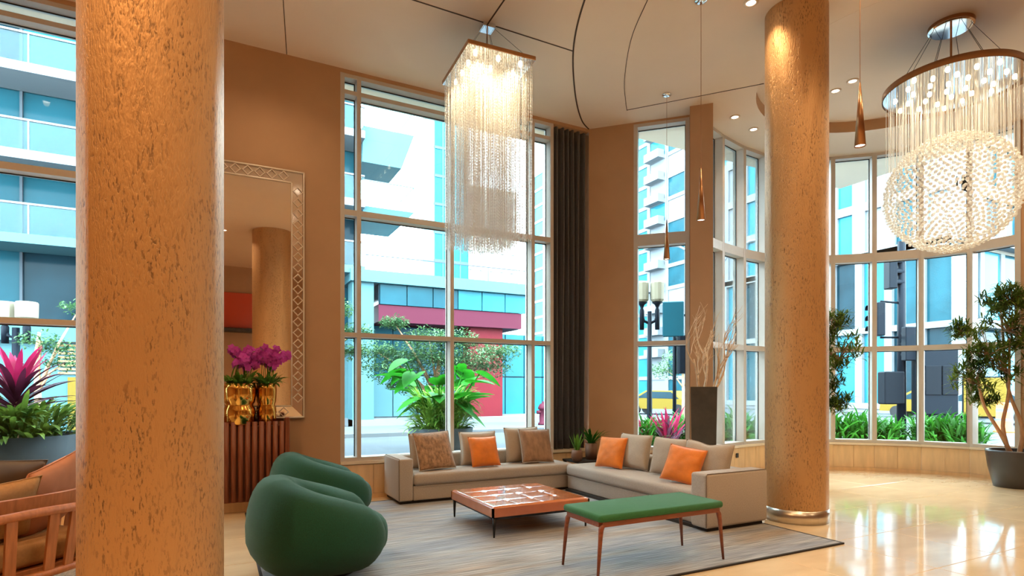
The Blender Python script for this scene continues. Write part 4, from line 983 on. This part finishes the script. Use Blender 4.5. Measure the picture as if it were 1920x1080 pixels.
signal(sp_, -.55, .30, 3.45, math.radians(-120)); signal(sp_, -.1, -.25, 2.75, math.radians(150)); signal(sp_, -.25, .15, 4.75, math.radians(60))
rodp('pole', sp_, 'bracket', [(0, 0, 3.9), (-.5, .28, 3.95)], .03, 6); rodp('pole', sp_, 'bracket', [(0, 0, 2.95), (-.5, .28, 2.95)], .03, 6)
rbox(.55, .35, .9, .03, 1).build('pedestrian_box', 'box_dark', sp_, (-.28, .12, 1.55), (0, 0, math.radians(-28)))
cb = thing('control_cabinet', 'dark traffic control cabinet raised on the signal corner', 'cabinet', (17.35, 8.75, GZ0), math.radians(-28))
rbox(.95, .5, 1.85, .03, 1).build('body', 'pole', cb, (0, 0, 1.75)); rbox(.42, .04, .78, .01, 1).build('door', 'box_dark', cb, (-.22, -.262, 1.75)); rbox(.42, .04, .78, .01, 1).build('door', 'box_dark', cb, (.23, -.262, 1.75)); rbox(.5, .4, .84, .02, 1).build('stand', 'pole', cb, (0, 0, .42))
s3 = thing('signal_post', 'traffic signal with a red light beyond the stone vase', 'traffic light', (18.6, 18.6, GZ0))
rodp('fac_g', s3, 'post', [(0, 0, 0), (0, 0, 3.4)], .07); signal(s3, .25, -.25, 2.9, math.radians(-45), 0); signal(s3, -.38, .3, 2.8, math.radians(-45)); rbox(.5, .04, .5, .02, 1).build('sign_plate', 'gl_c', s3, (0, -.08, 1.75), (0, 0, math.radians(-45)))
s4 = thing('signal_post', 'dark traffic signal hung beside the twin lantern lamp', 'traffic light', (9.95, 10.75, GZ0))
rodp('pole', s4, 'post', [(0, 0, 0), (0, 0, 3.35)], .045); signal(s4, .10, -.16, 2.35, math.radians(60)); rbox(.5, .06, .85, .02, 1).build('sign_plate', 'gl_t', s4, (-.15, -.12, 3.2), (0, 0, math.radians(-42))); rodp('pole', s4, 'bracket', [(0, 0, 3.3), (.35, -.3, 3.32)], .03, 6)
s5 = thing('street_lamp', 'curved twin arm street light far beyond the junction', 'street lamp', (22.5, 21.5, GZ0))
rodp('fac_w', s5, 'post', [(0, 0, 0), (0, 0, 7.2)], [.13, .08]); 
for s_ in (-1, 1): rodp('fac_w', s5, 'arm', [(0, 0, 7.2), (s_ * .5, -s_ * .5, 8.3), (s_ * 1.2, -s_ * 1.2, 8.9), (s_ * 1.8, -s_ * 1.8, 9.0)], .06)
hy_ = thing('fire_hydrant', 'small red fire hydrant on the pavement across the street', 'hydrant', (11.4, 19.6, GZ0 + .12))
MB().lathe([(0, 0), (.2, 0), (.2, .08), (.15, .1), (.15, .6), (.2, .62), (.2, .68), (.14, .8), (.05, .86), (.05, .92), (0, .92)], 14).build('barrel', 'crim', hy_, smooth=True); 
for s_ in (-1, 1): rodp('crim', hy_, 'nozzle', [(0, 0, .5), (s_ * .27, 0, .5)], .07)
sg = thing('construction_sign', 'yellow construction notice board by the junction', 'sign', (26.5, 11.6, GZ0), math.radians(-60)); rbox(1.3, .06, 1.5, .02, 1).build('board', 'yellow', sg, (0, 0, 1.2)); rbox(1.4, .04, 1.6, .02, 1).build('frame', 'pole', sg, (0, .06, 1.2)); 
for s_ in (-1, 1): rodp('pole', sg, 'leg', [(s_ * .5, .04, 0), (s_ * .5, .04, .5)], .04, 6)
for i, (x, y, lb) in enumerate(((24.6, 10.2, 'orange striped traffic barrel before the yellow notice board'), (25.6, 9.6, 'orange striped traffic barrel right of the yellow notice board'))):
    b_ = thing('traffic_barrel', lb, 'barrel', (x, y, GZ0)); MB().lathe([(0, 0), (.3, 0), (.3, .06), (.24, .08), (.22, 1.0), (.1, 1.05), (0, 1.05)], 16).build('body', 'orangeplastic', b_, smooth=True)
    for z in (.35, .7): MB().lathe([(.240 - z * .02, z), (.240 - z * .02, z + .14)], 16).build('stripe', 'fac_w', b_, smooth=True)
def car(label, x, y, rz, m):
    c = thing('car', label, 'car', (x, y, GZ0), rz)
    prof = [(-2.2, .35), (-2.25, .75), (-1.6, .92), (-.9, 1.42), (.7, 1.45), (1.5, .98), (2.15, .85), (2.2, .35)]
    mb = MB(); n = len(prof); mb.add([(a, -.85 + (.12 if b > 1 else 0), b) for a, b in prof] + [(a, .85 - (.12 if b > 1 else 0), b) for a, b in prof], [tuple(range(n)), tuple(range(2 * n - 1, n - 1, -1))] + [(i, n + i, n + (i + 1) % n, (i + 1) % n) for i in range(n)]); mb.build('body', m, c)
    for sy in (-1, 1):
        MB().add([(-1.4, sy * .80, .96), (-.85, sy * .745, 1.36), (.62, sy * .745, 1.38), (1.25, sy * .80, 1.0), (-1.4, sy * .86, .96), (-.85, sy * .76, 1.36), (.62, sy * .76, 1.38), (1.25, sy * .86, 1.0)], [(0, 1, 2, 3), (4, 5, 6, 7), (0, 1, 5, 4), (1, 2, 6, 5), (2, 3, 7, 6), (3, 0, 4, 7)]).build('side_window', 'gl_d', c)
        for wx in (-1.35, 1.35): MB().lathe([(0, -.1), (.32, -.1), (.32, .1), (0, .1)], 16).build('wheel', 'black', c, (wx, sy * .82, .32), (PI / 2, 0, 0))
car('yellow car crossing beyond the traffic signals', 33.5, 17.0, math.radians(100), 'yellow'); car('white car crossing beyond the hedge outside the bay', 30.5, 13.2, math.radians(100), 'fac_w'); car('yellow car on the street beyond the narrow window', 24.0, 27.0, math.radians(115), 'yellow')

# ------------------------------------------------------------------ outdoor planting
def bowl(t, r, h, m='stone'):
    MB().lathe([(0, 0), (r * .72, 0), (r * .92, h * .5), (r, h), (r - .05, h), (r - .06, h - .08), (0, h - .08)], 40).build('planter', m, t, smooth=True); MB().lathe([(0, h - .07), (r - .065, h - .07)], 24).build('soil', 'soil', t)
def big_leaf(mb, base, az, stem, L, W, el):
    b = Vector(base); tip = b + Vector((math.cos(az) * stem * .55, math.sin(az) * stem * .55, stem * math.sin(el)))
    dirv = Vector((math.cos(az), math.sin(az), .55 * math.sin(stem * 9))).normalized(); side = Vector((-math.sin(az), math.cos(az), 0))
    up = dirv.cross(side); vs = []; n = 7
    prof = [(-.22, .5), (-.10, .9), (.05, 1.0), (.25, .93), (.5, .72), (.75, .42), (1.0, .02)]
    for t, w in prof:
        c = tip + dirv * t * L - Vector((0, 0, .14 * L * t * t)); vs += [c - side * w * W / 2 - up * .0 + Vector((0, 0, .05 * w)), c - side * w * W / 4 + Vector((0, 0, .03 * w)), c if t > -.1 else c + dirv * .12 * L, c + side * w * W / 4 + Vector((0, 0, .03 * w)), c + side * w * W / 2 + Vector((0, 0, .05 * w))]
    mb.add(vs, [(i * 5 + j, i * 5 + j + 1, i * 5 + j + 6, i * 5 + j + 5) for i in range(6) for j in range(4)])
    return b, tip
p1 = thing('planter_plant', 'elephant ear plant in a round grey planter behind the long sofa', 'plant', (3.42, 9.35, 0)); bowl(p1, .55, .80)
rnd = random.Random(5)
for k in range(30):
    az = k * 2.4 + rnd.uniform(-.3, .3); st = rnd.uniform(.5, 1.35); mb = MB(); b, tp = big_leaf(mb, (.12 * math.cos(az), .12 * math.sin(az), .75), az, st, rnd.uniform(.34, .5), rnd.uniform(.30, .42), rnd.uniform(.7, 1.15))
    lf = mb.build('leaf', 'leaf_e', p1, smooth=True, recalc=False); MB().tube([b, b.lerp(tp, .5) + Vector((0, 0, .05)), tp], .012, 5).build('stalk', 'leaf_e', lf, smooth=True)
mb = MB()
for k in range(900):
    az = rnd.uniform(0, 2 * PI); rr = .45 * math.sqrt(rnd.random()); blade(mb, (rr * math.cos(az), rr * math.sin(az), .72 + rnd.uniform(0, .6)), az + rnd.uniform(-.7, .7), rnd.uniform(.2, .4), .04, rnd.uniform(.1, 1.2), rnd.uniform(.6, 1.8), n=4)
tag(mb.build('underplanting', 'leaf_p', p1, recalc=False), 'dense narrow green leaves', kind='stuff')
def cordyline(t, z, n, L, seed, rm=.45, w=.06):
    r = random.Random(seed)
    for k in range(n):
        az = k * 2.4 + r.uniform(-.3, .3); f = k / n; mb = MB(); blade(mb, (.02 * math.cos(az), .02 * math.sin(az), z + f * L * .35), az, L * r.uniform(.8, 1.1), w, .35 + 1.05 * f, r.uniform(.2, .9), n=6, fold=.35)
        mb.build('leaf', 'leaf_r' if f > 1 - rm else 'leaf_m', t, smooth=True, recalc=False)
p2 = thing('planter_plant', 'crimson cordyline in a wide grey planter beyond the lounge chair', 'plant', (-2.15, 8.95, 0)); bowl(p2, .66, .90)
cordyline(p2, 1.18, 52, .70, 3, .3, .075); MB().tube([(0, 0, .8), (.02, 0, 1.5)], .03, 6).build('stem', 'trunk', p2)
mb = MB()
for k in range(520):
    az = rnd.uniform(0, 2 * PI); rr = .60 * math.sqrt(rnd.random()); blade(mb, (rr * math.cos(az), rr * math.sin(az), .84 + rnd.uniform(0, .3)), az + rnd.uniform(-.7, .7), rnd.uniform(.2, .42), .06, rnd.uniform(.2, 1.3), rnd.uniform(.5, 1.8), n=4)
tag(mb.build('underplanting', 'leaf_d', p2, recalc=False), 'dense broad dark green leaves', kind='stuff')
# bed outside the bay
bed = tag(MB().prism([(13.4, 3.5), (13.9, 6.2), (12.9, 8.0), (11.2, 9.2), (9.0, 9.6), (7.0, 9.3), (6.4, 8.2), (6.75, 7.6), (7.6, 7.75), (8.9, 7.85), (10.2, 7.35), (11.3, 6.3), (11.75, 5.1), (11.75, 4.75), (12.7, 4.7), (12.7, 3.5)], GZ0, .32).build('planting_bed', 'soil'), 'soil bed curving along the outside of the bay', 'flower bed')
def green_tuft(seed, n=170, L=.26):
    r = random.Random(seed); mb = MB()
    for k in range(n):
        az = r.uniform(0, 2 * PI); blade(mb, (.15 * r.uniform(-1, 1), .15 * r.uniform(-1, 1), r.uniform(0, .26)), az, L * r.uniform(.6, 1.2), .032, r.uniform(.3, 1.45), r.uniform(.4, 1.6), n=3, fold=.3)
    return mb.mesh('fronds', 'leaf_g', True, False)
tufts = [green_tuft(s) for s in (1, 2, 3)]
rnd = random.Random(8); gi = 0
for row, off in enumerate((.62, .98, 1.4)):
    for i in range(16):
        t = i / 15 * (len(BAY) - 1); k = min(int(t), len(BAY) - 2); a = Vector(BAY[k]); b = Vector(BAY[k + 1]); p = a.lerp(b, t - k); d = (b - a).normalized(); n = Vector((-d.y, d.x)); p = p + n * off + d * rnd.uniform(-.12, .12)
        if p.y < 5.3 or not inside(p.x, p.y, [(13.4, 3.5), (13.9, 6.2), (12.9, 8.0), (11.2, 9.2), (9.0, 9.6), (7.0, 9.3), (6.4, 8.2), (6.75, 7.6), (7.6, 7.75), (8.9, 7.85), (10.2, 7.35), (11.3, 6.3), (11.75, 5.1), (11.75, 4.75), (12.7, 4.7), (12.7, 3.5)]): continue
        red = (i < 3 or i in (8,)) and row < 2
        if red:
            t_ = thing('cordyline', 'crimson spiky cordyline growing outside the bay and corner glass', 'plant', (p.x, p.y, .30), rnd.uniform(0, 6), 'crimson cordylines in the outside bed'); cordyline(t_, .08, 24, .62, gi, .35, .05)
        else:
            t_ = thing('hedge_plant', 'bright green bushy plant in the bed outside the bay', 'plant', (p.x, p.y, .30), rnd.uniform(0, 6), 'green plants in the outside bed'); o = link('fronds', tufts[gi % 3], t_); o['kind'] = 'stuff'; s_ = rnd.uniform(1.35, 1.7); o.scale = (s_, s_, s_)
        gi += 1
for i, (x, y) in enumerate(((6.55, 8.55), (6.95, 8.3), (7.35, 8.35))):
    t_ = thing('cordyline', 'crimson spiky cordyline growing outside the bay and corner glass', 'plant', (x, y, .30), i, 'crimson cordylines in the outside bed'); cordyline(t_, .05, 24, .55, 40 + i, .4, .05)
# street trees
def street_tree(label, x, y, H, clumps, seed, n=150, L=.09):
    r = random.Random(seed); t = thing('street_tree', label, 'tree', (x, y, GZ0)); top = max(c[2] for c in clumps)
    MB().tube([(0, 0, 0), (.03, 0, H * .4), (0, .02, H * .8), (.05, 0, H)], [.09, .07, .06, .03], 7).build('trunk', 'trunk', t, smooth=True)
    bb = MB(); lf = MB()
    for cx, cy_, cz, rr in clumps:
        bb.tube([(0, 0, H * .5), (cx * .5, cy_ * .5, (cz + H * .5) / 2 + .15), (cx, cy_, cz)], [.04, .03, .01], 5)
        for k in range(int(n * rr * 2)):
            v = Vector((r.gauss(0, 1), r.gauss(0, 1), r.gauss(0, .6))); v = v.normalized() * rr * r.random() ** .45; v.z *= .55; p = Vector((cx, cy_, cz)) + v
            blade(lf, p, r.uniform(0, 6.3), L * r.uniform(.8, 1.5), L * .5, r.uniform(-.5, .8), .6, n=2)
    bb.build('limbs', 'trunk', t, smooth=True); tag(lf.build('foliage', 'leaf_t', t, recalc=False), 'small pale green leaves', kind='stuff')
street_tree('small feathery street tree behind the elephant ear plant', 4.9, 13.6, 2.4, [(-1.2, 0, 2.0, .75), (-.6, .1, 2.35, .8), (0, 0, 2.2, .85), (.7, -.1, 2.3, .85), (1.3, .1, 2.1, .75), (-.2, .1, 2.75, .65), (.5, 0, 2.75, .6), (-1.1, 0, 3.1, .35), (-1.5, .1, 2.4, .6), (1.7, 0, 2.5, .6), (-.9, 0, 1.6, .4), (.2, 0, 1.7, .6)], 2, 800, .08)
street_tree('small street tree at the picture edge of the big window', 1.9, 14.2, 3.4, [(1.1, 0, 2.9, .45), (.5, 0, 3.4, .6), (0, 0, 3.1, .6), (.9, 0, 2.4, .4)], 3, 600)
street_tree('small street tree seen above the crimson cordyline', -3.6, 16.5, 2.8, [(.4, 0, 2.4, .4), (.8, 0, 3.4, .4), (.1, 0, 2.6, .5), (.5, 0, 2.1, .4)], 4, 300)
street_tree('round street tree beyond the junction signals', 19.5, 20.5, 3.2, [(0, 0, 3.0, 1.0), (-.6, .5, 2.4, .8), (.5, -.5, 2.4, .8)], 5, 380, .12)
